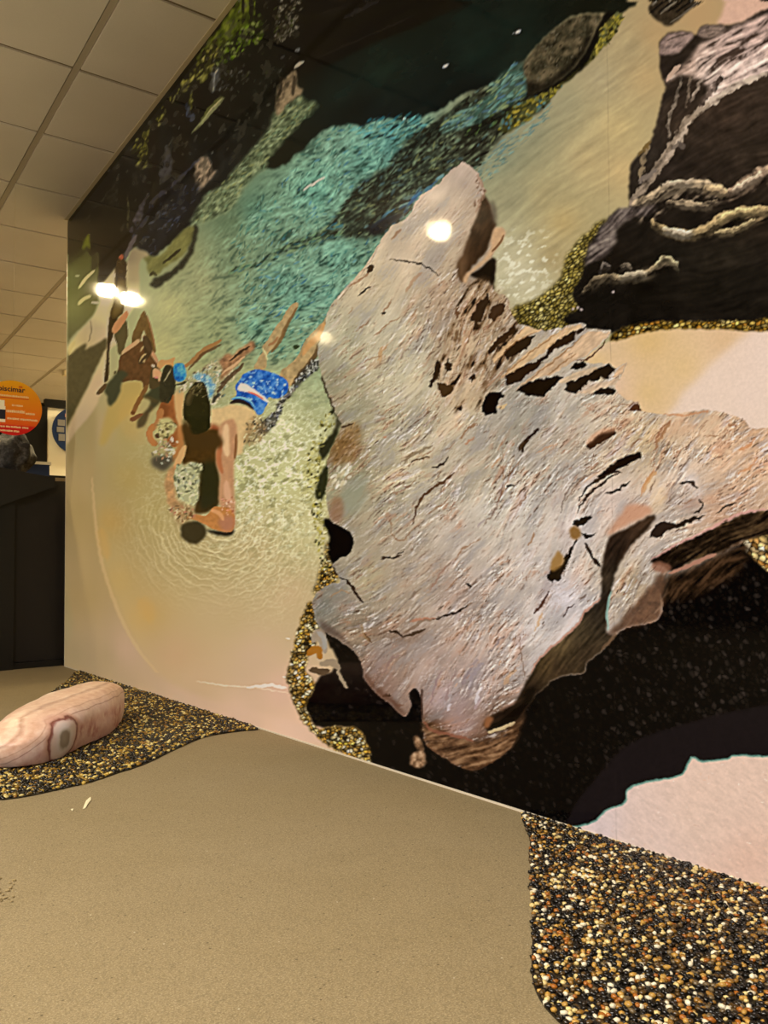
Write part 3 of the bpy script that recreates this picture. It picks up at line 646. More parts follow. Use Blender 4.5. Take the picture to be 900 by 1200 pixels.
def paint_left_bank():
    """the far corner of the bank with its path, screens and long shadows"""
    glow = cfield([(84, 290, 30, 28, 12), (84, 330, 96, 96, 52), (100, 310, 84, 82, 40), (90, 360, 122, 118, 68), (110, 340, 100, 94, 52), (84, 400, 92, 88, 54), (100, 390, 110, 104, 64), (112, 360, 112, 106, 60), (84, 265, 20, 16, 8)], 2.4)
    poly(a1([(45, -60), (60, -150), (150, -60), (200, 60), (225, 130), (285, 110), (290, 420), (250, 600), (160, 700), (60, 800), (30, 830), (30, 100)]), glow, 1.2, 1, 1, ident=TREES)
    poly(a1([(215, -10), (520, -60), (545, 20), (500, 90), (445, 160), (415, 235), (350, 320), (285, 405), (288, 130), (270, 100), (225, 130)]), (20, 16, 8), 1, 1, 1, ident=TREES)
    poly(a1([(150, 70), (180, -20), (210, -40), (215, 60), (220, 100), (190, 60), (170, 85)]), (112, 114, 34), 1, 1, .95)
    poly(a1([(225, 150), (240, 120), (280, 100), (288, 210), (260, 240), (225, 240)]), (52, 46, 28), 1.2, 1, .8)
    for p, wd in (([(122, 400), (180, 320), (250, 255)], 3.6), ([(115, 535), (160, 490), (220, 462)], 4.4)): line(a1(p), wd, (196, 190, 112), 1, .4, .95)
    line(a1([(225, 515), (285, 520)]), 2.4, (250, 240, 200), 1, .2, .9, smooth=False); line(a1([(90, 300), (130, 300)]), 1.4, (190, 184, 130), 1, .2, .7, smooth=False)
    # bright path left and right of the standing figure
    path = cfield([(125, 330, 196, 174, 120), (122, 345, 236, 226, 160), (118, 365, 214, 194, 130), (110, 385, 180, 158, 118), (125, 395, 196, 166, 128), (100, 400, 186, 160, 112), (85, 405, 206, 184, 120),
                   (150, 300, 134, 116, 88), (155, 325, 160, 140, 100), (152, 350, 240, 230, 160), (158, 375, 206, 188, 126), (148, 395, 206, 180, 138), (130, 420, 206, 180, 124), (120, 450, 196, 164, 124), (100, 500, 184, 156, 118), (135, 430, 208, 184, 130)], 2.6)
    w, m = pmask(a1([(415, 240), (350, 320), (285, 405), (290, 520), (230, 640), (150, 720), (60, 840), (30, 900), (60, 1000), (200, 960), (420, 860), (470, 700), (610, 480), (612, 200), (690, 130), (600, 80), (540, 100), (510, 190)]), 1, .8)
    comp(w, m, path[w], SAND)
    line(a1([(215, 660), (225, 740), (200, 830)]), 1.8, (120, 104, 74), 1, 1, .7)
    # long shadows on the sand
    sh = (84, 74, 46)
    poly(a2([(30, 200), (60, 170), (110, 130), (180, 85), (185, 110), (175, 140), (230, 110), (290, 75), (350, 40), (345, 130), (280, 250), (210, 400), (140, 540), (80, 660), (30, 760), (20, 760)]), sh, 1, .8, 1, var=.08, ident=SAND)
    line(a2([(40, 180), (60, 120), (90, 70)]), 5, (196, 172, 108), 1.5, 1, .8)
    poly(a2([(345, 140), (370, 200), (345, 380), (320, 440), (250, 620), (100, 800), (30, 900), (30, 790), (90, 660), (150, 540), (220, 400), (290, 250), (325, 160)]), path, 1, .6, 1, ident=SAND)
    poly(a2([(470, 405), (640, 390), (640, 440), (660, 470), (620, 560), (560, 640), (470, 720), (400, 800), (340, 900), (290, 900), (330, 700), (380, 560), (440, 500)]), (180, 150, 84), 1.5, .8, .9, ident=SAND)

def paint_people():
    skin = (186, 128, 88); tan = (150, 92, 58)
    # person standing at the water's edge
    poly(a1([(425, 185), (460, 165), (500, 180), (512, 215), (505, 330), (512, 420), (500, 500), (480, 600), (440, 640), (400, 780), (370, 900), (365, 1120), (330, 1160), (335, 1080), (350, 900), (362, 720), (378, 600), (412, 480), (415, 330)]), (64, 48, 24), .8, .8, 1, var=.15, ident=STANDER)
    poly(a1([(420, 360), (500, 340), (508, 420), (495, 500), (470, 600), (390, 640), (385, 580), (415, 480)]), (122, 100, 50), 3, .8, .75)
    poly(a1([(445, 150), (470, 125), (485, 150), (470, 170)]), (140, 76, 50), .8, .4); line(a1([(490, 170), (520, 100), (560, 30), (590, -30)]), 5, (90, 80, 74), 1.2, 1.5, .9)
    # seated woman: knees, body, hair
    body = (96, 66, 38)
    poly(a2([(410, 20), (440, -60), (500, -100), (515, -60), (520, 20), (500, 90), (480, 160), (460, 180), (440, 160), (430, 90)]), (88, 76, 46), .8, .6, 1, ident=WOMAN)
    poly(a1([(390, 750), (395, 710), (440, 650), (500, 590), (520, 590), (515, 640), (470, 710), (420, 770)]), (188, 130, 84), .8, .5, 1, ident=WOMAN)
    poly(a1([(550, 810), (580, 720), (640, 595), (660, 590), (680, 640), (715, 740), (740, 860), (745, 920), (700, 900), (650, 740), (620, 830), (560, 860)]), (110, 84, 46), .7, .5, 1, var=.12, ident=WOMAN)
    line(a1([(675, 620), (712, 740), (742, 880)]), 2, (150, 104, 66), 1, .3, .8)
    poly(a2([(440, 300), (455, 200), (480, 170), (560, 110), (620, 70), (690, 100), (720, 200), (760, 260), (710, 330), (690, 420), (650, 450), (630, 395), (540, 385), (470, 400), (430, 340)]), body, .8, .8, 1, var=.14, ident=WOMAN)
    poly(a2([(470, 180), (480, 140), (560, 80), (605, 50), (615, 75), (560, 120), (500, 160)]), (200, 150, 104), .7, .4, 1, ident=WOMAN)
    line(a2([(650, 20), (665, 80), (700, 140), (740, 200), (765, 250)]), 5, (184, 136, 96), 1, .5, .95, ident=WOMAN)
    poly(a2([(640, 60), (660, 20), (700, 60), (720, 130), (690, 200), (640, 250), (605, 250), (610, 200), (650, 180)]), (70, 54, 34), .8, 1, .9)
    for p in ([(610, 240), (640, 190), (665, 175)], [(620, 150), (650, 110)], [(650, 240), (665, 215)]): line(a2(p), 2.2, (176, 150, 100), 1, 1, .9)
    line(a2([(670, 440), (640, 500), (600, 570), (560, 650)]), 5, (120, 84, 46), 1, .6, 1, False); line(a2([(545, 650), (575, 645)]), 3.5, (96, 66, 38), 1, .4, 1)
    sh = (66, 66, 44)
    poly(a2([(330, 480), (345, 430), (400, 360), (450, 310), (520, 330), (470, 400), (455, 480), (420, 550), (385, 592), (360, 570), (355, 515)]), sh, 1, .8, 1, ident=SAND)
    line(a2([(270, 500), (310, 460), (345, 415)]), 5, (88, 66, 40), 1, 1, .95); line(a2([(410, 340), (420, 310)]), 2, (80, 70, 44), 1, 1, .9)
    poly(a2([(640, 520), (700, 470), (710, 430), (770, 400), (800, 520), (760, 590), (700, 650), (660, 740), (600, 775), (595, 730), (620, 680), (690, 600), (700, 550)]), (64, 64, 42), 1, .8, 1, ident=SAND)
    line(a2([(540, 715), (580, 690), (640, 660)]), 5.5, (104, 72, 46), 1, .8, 1)
    # girl with the blue bow, lying on her elbows
    line(a3([(255, 345), (330, 290), (400, 220), (470, 175), (555, 130)]), 6, (156, 112, 66), 1, 1, .95, ident=WOMAN); line(a3([(280, 370), (340, 310), (400, 240), (500, 190), (550, 165)]), 3, (96, 70, 44), 1, 1, .8)
    poly(a3([(30, 330), (60, 290), (110, 290), (175, 268), (160, 310), (160, 345), (100, 330), (50, 370)]), (190, 140, 86), .8, .5, 1, ident=WOMAN)
    poly(a3([(-20, 380), (20, 340), (60, 380), (80, 440), (50, 500), (-30, 520)]), (80, 66, 40), .8, .6, 1, ident=WOMAN)
    poly(a2([(725, 300), (760, 290), (805, 340), (790, 380), (770, 400), (760, 370), (725, 360)]), (206, 150, 104), .8, .5, 1, ident=WOMAN); line(a2([(735, 360), (765, 365)]), 2.4, (216, 120, 104), 1, .3, .9)
    line(a2([(710, 260), (740, 275)]), 3, (226, 196, 160), 1, .3, .9)
    poly(a3([(50, 590), (50, 500), (70, 400), (100, 335), (155, 345), (180, 440), (180, 520), (165, 580), (120, 640), (70, 640)]), (56, 52, 34), .8, .8, 1, var=.15, ident=BOY)
    for i in range(9): line(a3([(85 + i * 6, 470 - i * 9), (105 + i * 5, 430 - i * 9)]), 1.2, (150, 136, 100), .8, .5, .7)
    # child's body, arms and the shell ring
    poly(a3([(60, 640), (120, 640), (165, 570), (178, 640), (190, 740), (215, 850), (240, 900), (170, 1000), (60, 880), (20, 800)]), (150, 92, 50), .9, 1, 1, var=.12, ident=BOY)
    poly(a3([(60, 640), (110, 640), (130, 720), (90, 780), (60, 740)]), (110, 66, 36), 1.5, 1, .8)
    poly(a3([(175, 560), (240, 520), (250, 640), (240, 740), (240, 900), (215, 960), (205, 830), (180, 720)]), (204, 160, 104), 1, .8, 1, ident=BOY)
    line(a2([(790, 640), (760, 740), (700, 790), (700, 860), (740, 900)]), 7, (164, 112, 66), 1, 1, .95, False, ident=BOY); line(a4([(60, 0), (40, 60), (70, 140)]), 6, (176, 118, 66), 1, 1, .95, False, ident=BOY)
    poly(a4([(270, 0), (320, 0), (325, 120), (300, 200), (240, 280), (215, 270), (250, 180), (265, 90)]), (176, 118, 66), 1, 1, .95, ident=BOY)
    sk = pmask(a4([(85, 60), (100, 0), (130, -60), (200, -70), (250, -20), (240, 40), (180, 90), (120, 100)]), 1, 1.5)
    comp(sk[0], sk[1], (184, 172, 114), BOY); dabs(sk, 40, 5, 3, [(220, 208, 150), (120, 108, 66), (80, 74, 44), (200, 190, 130)], 41, 20, 60, .8)
    poly(a4([(80, 70), (110, 50), (120, 85), (95, 95)]), (60, 56, 34), .8, .5, .9)
    poly(a4([(50, 260), (150, 230), (230, 250), (210, 320), (150, 360), (80, 330)]), (76, 68, 54), 2, 1.5, .9); dk = pmask(a4([(90, 130), (250, 90), (260, 200), (150, 300), (60, 240)]), 1, 2)
    dabs(dk, 60, 5, 2.2, [(220, 220, 190), (150, 120, 90), (100, 90, 70), (190, 140, 100), (240, 236, 210)], 42, 20, 60, .8)
    # splashing child behind: legs in churned water
    sp = pmask(a3([(180, 520), (240, 480), (290, 440), (350, 380), (430, 340), (470, 300), (560, 270), (640, 300), (700, 330), (680, 420), (600, 500), (560, 600), (480, 660), (440, 560), (380, 470), (300, 520), (200, 560)]), 2, 2)
    comp(sp[0], sp[1] * .7, (160, 150, 110)); dabs(sp, 220, 6, 2, [(236, 226, 190), (140, 120, 90), (120, 140, 120), (200, 180, 140), (90, 76, 54), (210, 200, 160)], 43, 40, 30, .85)
    poly(a3([(540, 300), (600, 240), (640, 250), (700, 200), (770, 150), (800, 135), (830, 170), (800, 220), (740, 260), (700, 310), (640, 360), (590, 420), (540, 460), (560, 380)]), (156, 112, 76), 1, 1.5, .95, var=.3, ident=BOY)
    for p, c, wd in (([(620, 300), (700, 230), (780, 180)], (60, 44, 30), 3), ([(560, 400), (640, 340), (740, 260)], (206, 166, 120), 3), ([(520, 560), (580, 470), (660, 390), (740, 320)], (84, 64, 44), 5), ([(480, 640), (540, 560)], (60, 56, 44), 4)): line(a3(p), wd, c, 1, 1.5, .85)
    bl = pmask(a3([(320, 430), (360, 400), (440, 410), (480, 460), (500, 540), (460, 600), (440, 540), (400, 470)]), 1, 1.5)
    comp(bl[0], bl[1] * .85, (112, 156, 172)); dabs(bl, 40, 5, 2, [(84, 132, 170), (160, 190, 190), (70, 110, 140), (210, 216, 200)], 44, 50, 40, .8)
    w, m = pmask(a3([(165, 340), (200, 315), (245, 320), (265, 370), (270, 420), (240, 460), (195, 465), (170, 420)]), .8, .8)
    comp(w, m, ramp(fbm(GX[w], GY[w], 4, 3, 51), [(.2, (24, 82, 140)), (.55, (52, 128, 184)), (.9, (120, 180, 210))]), BOY)
    line(a3([(185, 490), (230, 485), (265, 460)]), 3, (60, 60, 44), 1, 1, .8)
    # swimmer's legs in the water
    fl = (176, 146, 100)
    poly(a5([(265, 560), (300, 480), (335, 430), (330, 390), (380, 330), (430, 240), (480, 180), (520, 110), (570, 50), (610, 30), (625, 60), (600, 110), (560, 160), (520, 230), (490, 310), (440, 390), (390, 430), (370, 470), (360, 560), (310, 580)]), fl, .9, 1, .95, var=.15, ident=MAN)
    line(a5([(615, 70), (560, 165), (515, 250), (470, 350), (400, 440)]), 4, (120, 88, 52), 1.2, 1, .8); line(a5([(330, 400), (360, 450), (372, 500)]), 2, (206, 196, 140), 1, .5, .9)
    line(a5([(380, 380), (430, 350), (460, 310)]), 3, (150, 96, 60), 1.5, 1, .6)
    poly(a5([(470, 610), (540, 540), (600, 490), (640, 420), (660, 370), (720, 290), (800, 210), (850, 150), (900, 80), (920, 160), (830, 300), (800, 370), (760, 480), (700, 530), (650, 600), (600, 680), (540, 700)]), fl, .9, 1, .95, var=.2, ident=MAN)
    line(a5([(835, 200), (790, 300), (700, 390), (660, 460)]), 7, (206, 150, 92), 3, 1, .7); line(a5([(830, 290), (790, 400), (740, 490), (650, 600), (570, 700)]), 6, (92, 70, 44), 1.5, 1.5, .85)
    poly(a5([(580, 390), (610, 370), (635, 385), (600, 410)]), (50, 60, 36), .8, 1, .9)
    tr = pmask(a5([(640, 600), (700, 540), (770, 490), (785, 560), (720, 620), (640, 700), (560, 780), (500, 860), (470, 960), (420, 1040), (330, 1100), (280, 1080), (330, 1000), (440, 900), (500, 780), (560, 720)]), 1, 2)
    comp(tr[0], tr[1] * .8, (62, 58, 50)); dabs(tr, 170, 5, 2, [(220, 216, 200), (40, 38, 34), (90, 90, 96), (150, 140, 120), (60, 54, 44), (190, 186, 170)], 45, 40, 40, .85)
    # blue swimming trunks
    w, m = pmask(a5([(65, 830), (120, 780), (110, 720), (150, 650), (200, 600), (290, 575), (380, 590), (480, 630), (540, 680), (530, 760), (460, 810), (380, 800), (370, 860), (330, 930), (290, 940), (250, 880), (190, 850), (90, 820)]), .9, 1)
    comp(w, m, ramp(fbm(GX[w], GY[w], 5, 3, 53), [(.15, (24, 62, 130)), (.5, (42, 98, 168)), (.85, (100, 148, 196))]), MAN)
    dabs((w, m * (GY[w] < 472)), 90, 4, 2, [(176, 206, 224), (130, 170, 204), (60, 110, 170), (200, 216, 220)], 46, 30, 60, .75)
    poly(a5([(130, 740), (150, 690), (190, 690), (260, 730), (340, 790), (390, 840), (350, 830), (270, 780), (200, 760)]), (226, 214, 190), .8, .5, .95); line(a5([(215, 755), (280, 780), (340, 815)]), 2, (204, 96, 60), 1, .4, .9)
    line(a5([(85, 810), (150, 800), (230, 830), (270, 880)]), 2, (130, 180, 216), 1, .4, .9); line(a5([(70, 850), (130, 830), (200, 850), (260, 900)]), 5, (44, 34, 34), 1, .5, .95)
    # back and shoulders
    poly(a3([(460, 700), (540, 680), (640, 650), (720, 660), (800, 690), (830, 730), (840, 800), (780, 900), (740, 980), (700, 1060), (520, 1050), (470, 900), (455, 800)]), (212, 178, 124), 1, 1, 1, var=.05, ident=MAN)
    ch_ = pmask(a3([(780, 780), (840, 740), (900, 780), (920, 860), (860, 960), (760, 980), (740, 900)]), 2, 2)
    comp(ch_[0], ch_[1] * .6, (140, 112, 72)); dabs(ch_, 70, 4, 2, [(220, 206, 160), (110, 90, 60), (190, 150, 100), (70, 64, 50)], 47, 30, 60, .8)
    poly(a3([(460, 820), (500, 815), (540, 840), (570, 880), (540, 930), (470, 930)]), (140, 74, 44), 1.5, .5, .95, ident=MAN)
    # shadowed chest, far arm
    poly(a4([(310, -20), (400, 30), (540, 20), (610, 30), (625, 60), (590, 170), (585, 300), (600, 400), (610, 500), (600, 620), (560, 660), (480, 700), (400, 690), (440, 560), (450, 420), (460, 320), (380, 280), (320, 310), (300, 260), (330, 170), (315, 80)]), (78, 56, 26), 1, .8, 1, var=.1, ident=MAN)
    poly(a4([(450, 300), (560, 280), (590, 330), (605, 480), (595, 610), (520, 660), (460, 680), (440, 600), (445, 420)]), (50, 48, 26), 3, 1, .9)
    # near arm
    poly(a4([(600, 30), (640, -40), (720, -60), (750, 40), (745, 160), (730, 260), (722, 330), (725, 420), (728, 540), (735, 640), (720, 720), (610, 640), (605, 480), (610, 410), (585, 320), (580, 220)]), (186, 138, 98), 1, .6, 1, var=.05, ident=MAN)
    line(a4([(660, -20), (655, 120), (670, 240)]), 9, (226, 188, 140), 5, .5, .85); line(a4([(620, 120), (600, 260), (630, 380)]), 6, (170, 98, 58), 3, .5, .7); line(a4([(660, 440), (670, 540), (690, 620)]), 8, (212, 164, 126), 4, .6, .8)
    line(a4([(742, 60), (738, 180), (728, 260)]), 3, (120, 78, 44), 1.5, .4, .8)
    # far arm reaching down, churned water over it
    poly(a4([(300, 170), (335, 150), (335, 190), (300, 290), (260, 330), (230, 320), (270, 230)]), (206, 160, 104), .8, .6, 1, ident=MAN)
    poly(a4([(230, 320), (260, 330), (240, 400), (240, 520), (260, 600), (330, 660), (320, 730), (250, 700), (190, 620), (165, 520), (160, 450), (190, 360)]), (186, 138, 90), 1, 1.5, .9, var=.2, ident=MAN)
    fo = pmask(a4([(250, 330), (300, 310), (330, 330), (380, 285), (465, 315), (440, 370), (440, 450), (430, 530), (440, 580), (400, 640), (330, 620), (270, 560), (240, 450)]), .9, 1.5)
    comp(fo[0], fo[1], (176, 170, 124), WATER); dabs(fo, 150, 5, 2.6, [(230, 224, 170), (110, 108, 76), (200, 196, 150), (160, 160, 130), (70, 70, 46), (214, 206, 150)], 48, 30, 60, .8)
    # clasped fist, its shadow on the bottom
    poly(a4([(290, 870), (300, 800), (350, 770), (440, 770), (500, 830), (490, 890), (440, 940), (390, 955), (330, 920)]), (62, 52, 30), 1.2, 1.5, .95, ident=WATER)
    poly(a4([(500, 840), (560, 840), (640, 850), (710, 830), (725, 850), (690, 885), (610, 885), (540, 865)]), (38, 32, 22), 1, 1, .95)
    poly(a4([(360, 720), (420, 710), (500, 720), (560, 650), (620, 650), (680, 660), (730, 720), (725, 800), (700, 850), (640, 855), (560, 830), (480, 790), (400, 755), (340, 740)]), (184, 124, 68), .9, .8, 1, var=.1, ident=MAN)
    poly(a4([(600, 760), (660, 720), (730, 740), (720, 820), (660, 855), (620, 830)]), (170, 116, 90), 1.5, .8, .8); line(a4([(540, 680), (600, 700), (640, 760)]), 5, (214, 156, 104), 2, .6, .8)
    fr = pmask(a4([(200, 640), (330, 620), (400, 660), (400, 740), (330, 770), (270, 800), (230, 740)]), 2, 2)
    comp(fr[0], fr[1] * .6, (156, 124, 82)); dabs(fr, 60, 5, 2, [(210, 180, 130), (120, 84, 50), (90, 70, 46), (220, 200, 150), (180, 120, 90)], 49, 40, 50, .8)
    dr = pmask(a4([(620, 560), (720, 560), (740, 700), (660, 720), (620, 640)]), 1, 1); dabs(dr, 30, 3, 2, [(236, 190, 160), (160, 96, 66), (220, 150, 120)], 50, 60, 60, .8)
    # man's head
    poly(a3([(245, 760), (245, 650), (270, 560), (320, 490), (360, 468), (410, 480), (440, 560), (460, 650), (462, 780), (455, 850), (380, 890), (340, 900), (300, 880), (280, 800)]), (48, 44, 22), .9, .8, 1, var=.1, ident=MAN)
    poly(a3([(245, 780), (285, 800), (320, 890), (360, 900), (400, 880), (540, 900), (540, 1000), (300, 1000), (250, 880)]), (76, 56, 28), 1.5, .8, 1, ident=MAN)
    poly(a3([(255, 640), (280, 560), (330, 500), (330, 540), (300, 610), (290, 650)]), (112, 92, 60), 1.5, 1, .7); dd = pmask(a3([(270, 540), (330, 480), (400, 490), (430, 580), (400, 600), (320, 560)]), 1, 1)
    dabs(dd, 60, 5, 1.4, [(150, 134, 90), (40, 34, 18), (110, 96, 60)], 51, 40, 20, .7)

def paint_boulder():
    out = ce([(425, 185), (470, 145), (530, 135), (580, 150), (620, 115), (700, 110), (720, 115), (800, 95), (850, 60), (900, 40), (1100, -40), (1400, -40), (1400, 1450)]) + \
        cf([(1340, 560), (900, 600), (820, 605), (700, 610), (560, 612), (420, 615), (330, 630), (260, 660), (180, 640), (80, 620), (90, 585), (130, 560), (105, 500), (140, 440), (155, 390), (160, 350), (190, 280), (240, 210), (285, 165), (330, 150), (345, 110)]) + \
        ce([(290, 880), (290, 800), (300, 720), (330, 680), (385, 620), (405, 560), (435, 440), (450, 380), (435, 350), (425, 290), (430, 240)])
    # gravel and flat sand it stands on
    g = pmask(cf([(190, 235), (240, 200), (260, 300), (160, 500), (150, 600), (90, 640), (-60, 700), (-160, 680), (-200, 600), (0, 500), (60, 430), (90, 350), (140, 280)]), 2, 3)
    comp(g[0], g[1] * .9, (120, 104, 52), GRAVEL)
    pebbles(g[0], g[1] * .9, 3.2, [(60, 52, 24), (150, 128, 56), (110, 96, 44), (190, 168, 90), (90, 78, 38), (206, 188, 120), (130, 112, 50)], 35, 1.8, 3)
    flat = cfield([(700, 420, 218, 184, 132), (760, 400, 214, 178, 122), (800, 430, 218, 184, 134), (850, 400, 216, 180, 138), (900, 420, 228, 198, 176), (880, 460, 230, 200, 176), (845, 450, 226, 194, 160), (720, 450, 220, 186, 156), (760, 460, 216, 182, 130), (730, 470, 218, 182, 144), (700, 405, 208, 178, 146), (830, 480, 226, 196, 164)])
    poly(cf([(140, 780), (280, 680), (420, 645), (600, 635), (760, 640), (900, 648), (1400, 640), (1400, 1100), (600, 1100), (200, 1000), (240, 850)]), flat * (1 + .05 * (fbm(GX, GY, 2.5, 2, 63) - .5))[..., None], 1, 1, 1, ident=SAND)
    poly(cf([(540, 930), (600, 860), (700, 760), (780, 690), (840, 655), (900, 648), (1400, 640), (1400, 1100), (560, 1050)]), np.broadcast_to(np.array((228, 202, 182), np.float32), CAN.shape) * (1 + .06 * (fbm(GX, GY, 2.2, 2, 64) - .5))[..., None], 4, 2, .85)
    g = pmask(cf([(260, 690), (300, 640), (420, 596), (560, 600), (700, 595), (900, 590), (1400, 560), (1400, 640), (900, 650), (760, 645), (560, 640), (420, 652), (320, 680)]), 1, 2)
    comp(g[0], g[1], (120, 96, 40), GRAVEL)
    pebbles(g[0], g[1], 3.9, [(50, 38, 16), (170, 132, 52), (120, 90, 34), (216, 182, 96), (90, 70, 30), (224, 196, 120), (150, 110, 44), (190, 130, 50)], 10, 1.5, 4)
    n = lic(fbm(GX, GY, 3.5, 2, 65), *angfield([(800, 80, 28), (850, 150, 20), (760, 150, 60), (740, 220, 45), (850, 280, 20), (700, 300, 40), (800, 340, 10)], 14, 20), 12, win=_win(660, 1020, -40, 420))
    dark = cfield([(800, 150, 62, 50, 40), (850, 130, 68, 54, 43), (880, 180, 56, 46, 37), (780, 200, 46, 38, 32), (830, 220, 42, 34, 28), (760, 180, 58, 50, 42), (740, 140, 54, 44, 36), (770, 90, 44, 36, 30),
                   (720, 300, 28, 23, 18), (760, 340, 21, 18, 14), (850, 300, 44, 38, 30), (880, 260, 40, 33, 26), (820, 260, 32, 27, 22), (870, 330, 30, 26, 21), (700, 350, 24, 21, 17), (740, 270, 33, 28, 23), (790, 300, 34, 30, 24)])
    w, m = pmask(out, 1, 2)
    comp(w, m, (dark * (1 + .07 * n)[..., None] * (.75 + .5 * fbm(GX, GY, 14, 4, 67))[..., None])[w], BOULDER)
    rag = np.clip(.8 + .16 * n + 1.3 * (fbm(GX, GY, 6, 3, 68) - .5), .2, 1).astype(np.float32)
    lit = cfield([(800, 80, 176, 146, 126), (850, 60, 192, 162, 146), (890, 40, 172, 144, 130), (880, 80, 210, 182, 166), (830, 90, 210, 184, 166), (800, 100, 186, 160, 140), (760, 45, 110, 92, 80), (790, 40, 120, 100, 86)])
    litc = lit * (1 + .2 * n)[..., None]
    w, m = pmask(ce([(450, 365), (510, 300), (560, 250), (600, 200), (700, 140), (820, 95), (900, 60), (1100, 0), (1400, 0), (1400, 200), (1100, 260), (900, 322), (830, 348), (720, 408), (640, 462), (600, 470), (640, 400), (600, 350), (560, 340), (520, 330), (480, 350)]), 1.5, 3)
    comp(w, m, litc[w])
    wht = sstep(.5, 1.6, n) * .7
    comp(w, m * wht[w] * sstep(40, 90, GY[w]), (232, 212, 194))
    comp(w, m * sstep(.8, 2, -n)[w] * .8, (70, 54, 44))
    for p, wd, c in (([(520, 330), (500, 430), (470, 520), (465, 600)], 4, (140, 124, 106)), ([(560, 340), (550, 400), (545, 470)], 3, (128, 110, 92)), ([(610, 350), (590, 400), (560, 450)], 4, (170, 150, 130)), ([(700, 340), (640, 420), (600, 460)], 6, (60, 48, 40)),
                     ([(900, 325), (820, 350), (720, 405), (640, 462), (570, 500)], 7, (206, 184, 160)), ([(640, 460), (560, 520), (510, 600), (460, 680), (400, 760), (330, 860), (290, 900)], 10, (158, 138, 116)), ([(560, 530), (510, 620), (450, 710)], 4, (190, 168, 144)),
                     ([(380, 640), (355, 700), (340, 790)], 5, (140, 120, 92)), ([(330, 690), (360, 650), (390, 612)], 4, (120, 96, 56)), ([(330, 800), (380, 770), (410, 740)], 6, (120, 106, 94)), ([(480, 650), (520, 635), (535, 650)], 5, (96, 84, 74))):
        line(ce(p), wd * 1.15, c, 1.5, 3.5, .95, tex=rag)
    poly(ce([(430, 235), (430, 185), (470, 150), (530, 140), (575, 155), (540, 205), (500, 235), (460, 240)]), (148, 124, 112), 1, 2, .95, var=.35, vs=3, ang=30, st=2)
    poly(ce([(590, 150), (620, 118), (690, 112), (720, 130), (670, 160), (620, 165)]), (132, 112, 98), 1, 2, .9, var=.4, vs=2.5, ang=20, st=2)
    line(ce([(460, 180), (500, 160), (560, 150)]), 2, (90, 74, 64), 1, 1.5, .8); line(ce([(455, 360), (490, 310), (520, 285)]), 5, (196, 164, 140), 1.5, 1.5, .9)
    led = (168, 146, 116)
    for q, a_, b_ in (([(335, 155), (430, 92), (500, 55), (600, 36), (700, 50), (742, 95), (700, 132), (640, 152), (560, 142), (490, 145), (450, 205), (380, 200)], (46, 38, 31), (150, 130, 106)), ([(430, 200), (520, 246), (600, 256), (680, 235), (740, 185), (820, 155), (960, 130), (960, 190), (850, 215), (760, 255), (680, 262), (600, 275), (520, 268)], (36, 30, 22), (138, 116, 84)),
                     ([(730, 90), (800, 50), (880, 0), (980, -50), (980, 40), (880, 60), (800, 110), (740, 130)], (50, 40, 33), (150, 126, 102)), ([(140, 500), (200, 432), (330, 425), (440, 385), (480, 345), (545, 395), (500, 400), (420, 430), (330, 445), (220, 460)], (30, 25, 20), (120, 104, 82))):
        w, m = pmask(cf(q), 3, 4); comp(w, m * .85, ramp(n[w] * .24 + .45 + .5 * (fbm(GX[w], GY[w], 7, 3, 69, 20, 1.8) - .5), [(.1, [v * .6 for v in a_]), (.4, a_), (.75, b_), (1, [v * 1.25 for v in b_])]))
    for p, wd, c in (([(350, 140), (430, 100), (500, 65), (590, 50), (680, 60), (730, 95)], 10, led), ([(470, 60), (520, 50), (600, 40)], 5, (176, 156, 130)), ([(490, 130), (560, 130), (640, 140), (700, 120)], 5, led), ([(640, 70), (700, 70), (735, 95)], 8, (190, 160, 120)),
                     ([(735, 85), (790, 60), (850, 15), (900, 0), (960, -40)], 11, (160, 134, 108)), ([(760, 80), (820, 40), (880, 10)], 4, (206, 180, 150)), ([(430, 205), (500, 240), (580, 252), (650, 230), (720, 185), (800, 160), (890, 152), (980, 140)], 9, (162, 138, 98)),
                     ([(480, 235), (560, 252), (600, 245)], 5, (206, 188, 160)), ([(700, 200), (760, 170), (860, 155)], 4, (206, 178, 124)), ([(680, 250), (760, 240), (850, 200)], 4.5, (172, 150, 110)), ([(150, 490), (200, 440), (260, 430), (330, 430), (400, 415), (440, 390), (480, 350), (530, 390)], 6, (138, 120, 92)),
                     ([(440, 385), (480, 348), (520, 370), (540, 395)], 3, (186, 170, 130)), ([(300, 430), (350, 420), (410, 415)], 4, (170, 154, 128)), ([(220, 400), (230, 380), (260, 390)], 4, (120, 108, 96)), ([(300, 390), (330, 380), (350, 395)], 4, (120, 106, 88))):
        line(cf([(x, y + 14) for x, y in p]), wd * 1.5, [v * .55 for v in c], 4, 3, .75, tex=rag); line(cf(p), wd, c, 1.5, 3, .95, tex=rag); line(cf([(x, y - 6) for x, y in p]), wd * .4, [min(v * 1.3, 240) for v in c], 1.2, 3, .85, tex=rag)
    w, m = pmask(cf([(335, 150), (290, 170), (240, 215), (190, 285), (165, 350), (165, 390), (240, 345), (285, 290), (290, 240), (350, 195), (420, 180), (450, 140)]), 2, 3)
    comp(w, m * .9, ramp(n[w] * .2 + .5, [(.1, (52, 44, 40)), (.5, (112, 98, 90)), (.9, (164, 148, 132))]))
    poly(cf([(150, 430), (170, 380), (220, 370), (215, 400), (180, 450), (140, 470)]), (26, 22, 18), 1, 2, .9)
    for x, y in ((105, 560), (125, 555), (140, 562), (268, 493)): line(cf([(x, y), (x + 10, y + 3)]), 3, (190, 170, 160), 1, 1, .8)

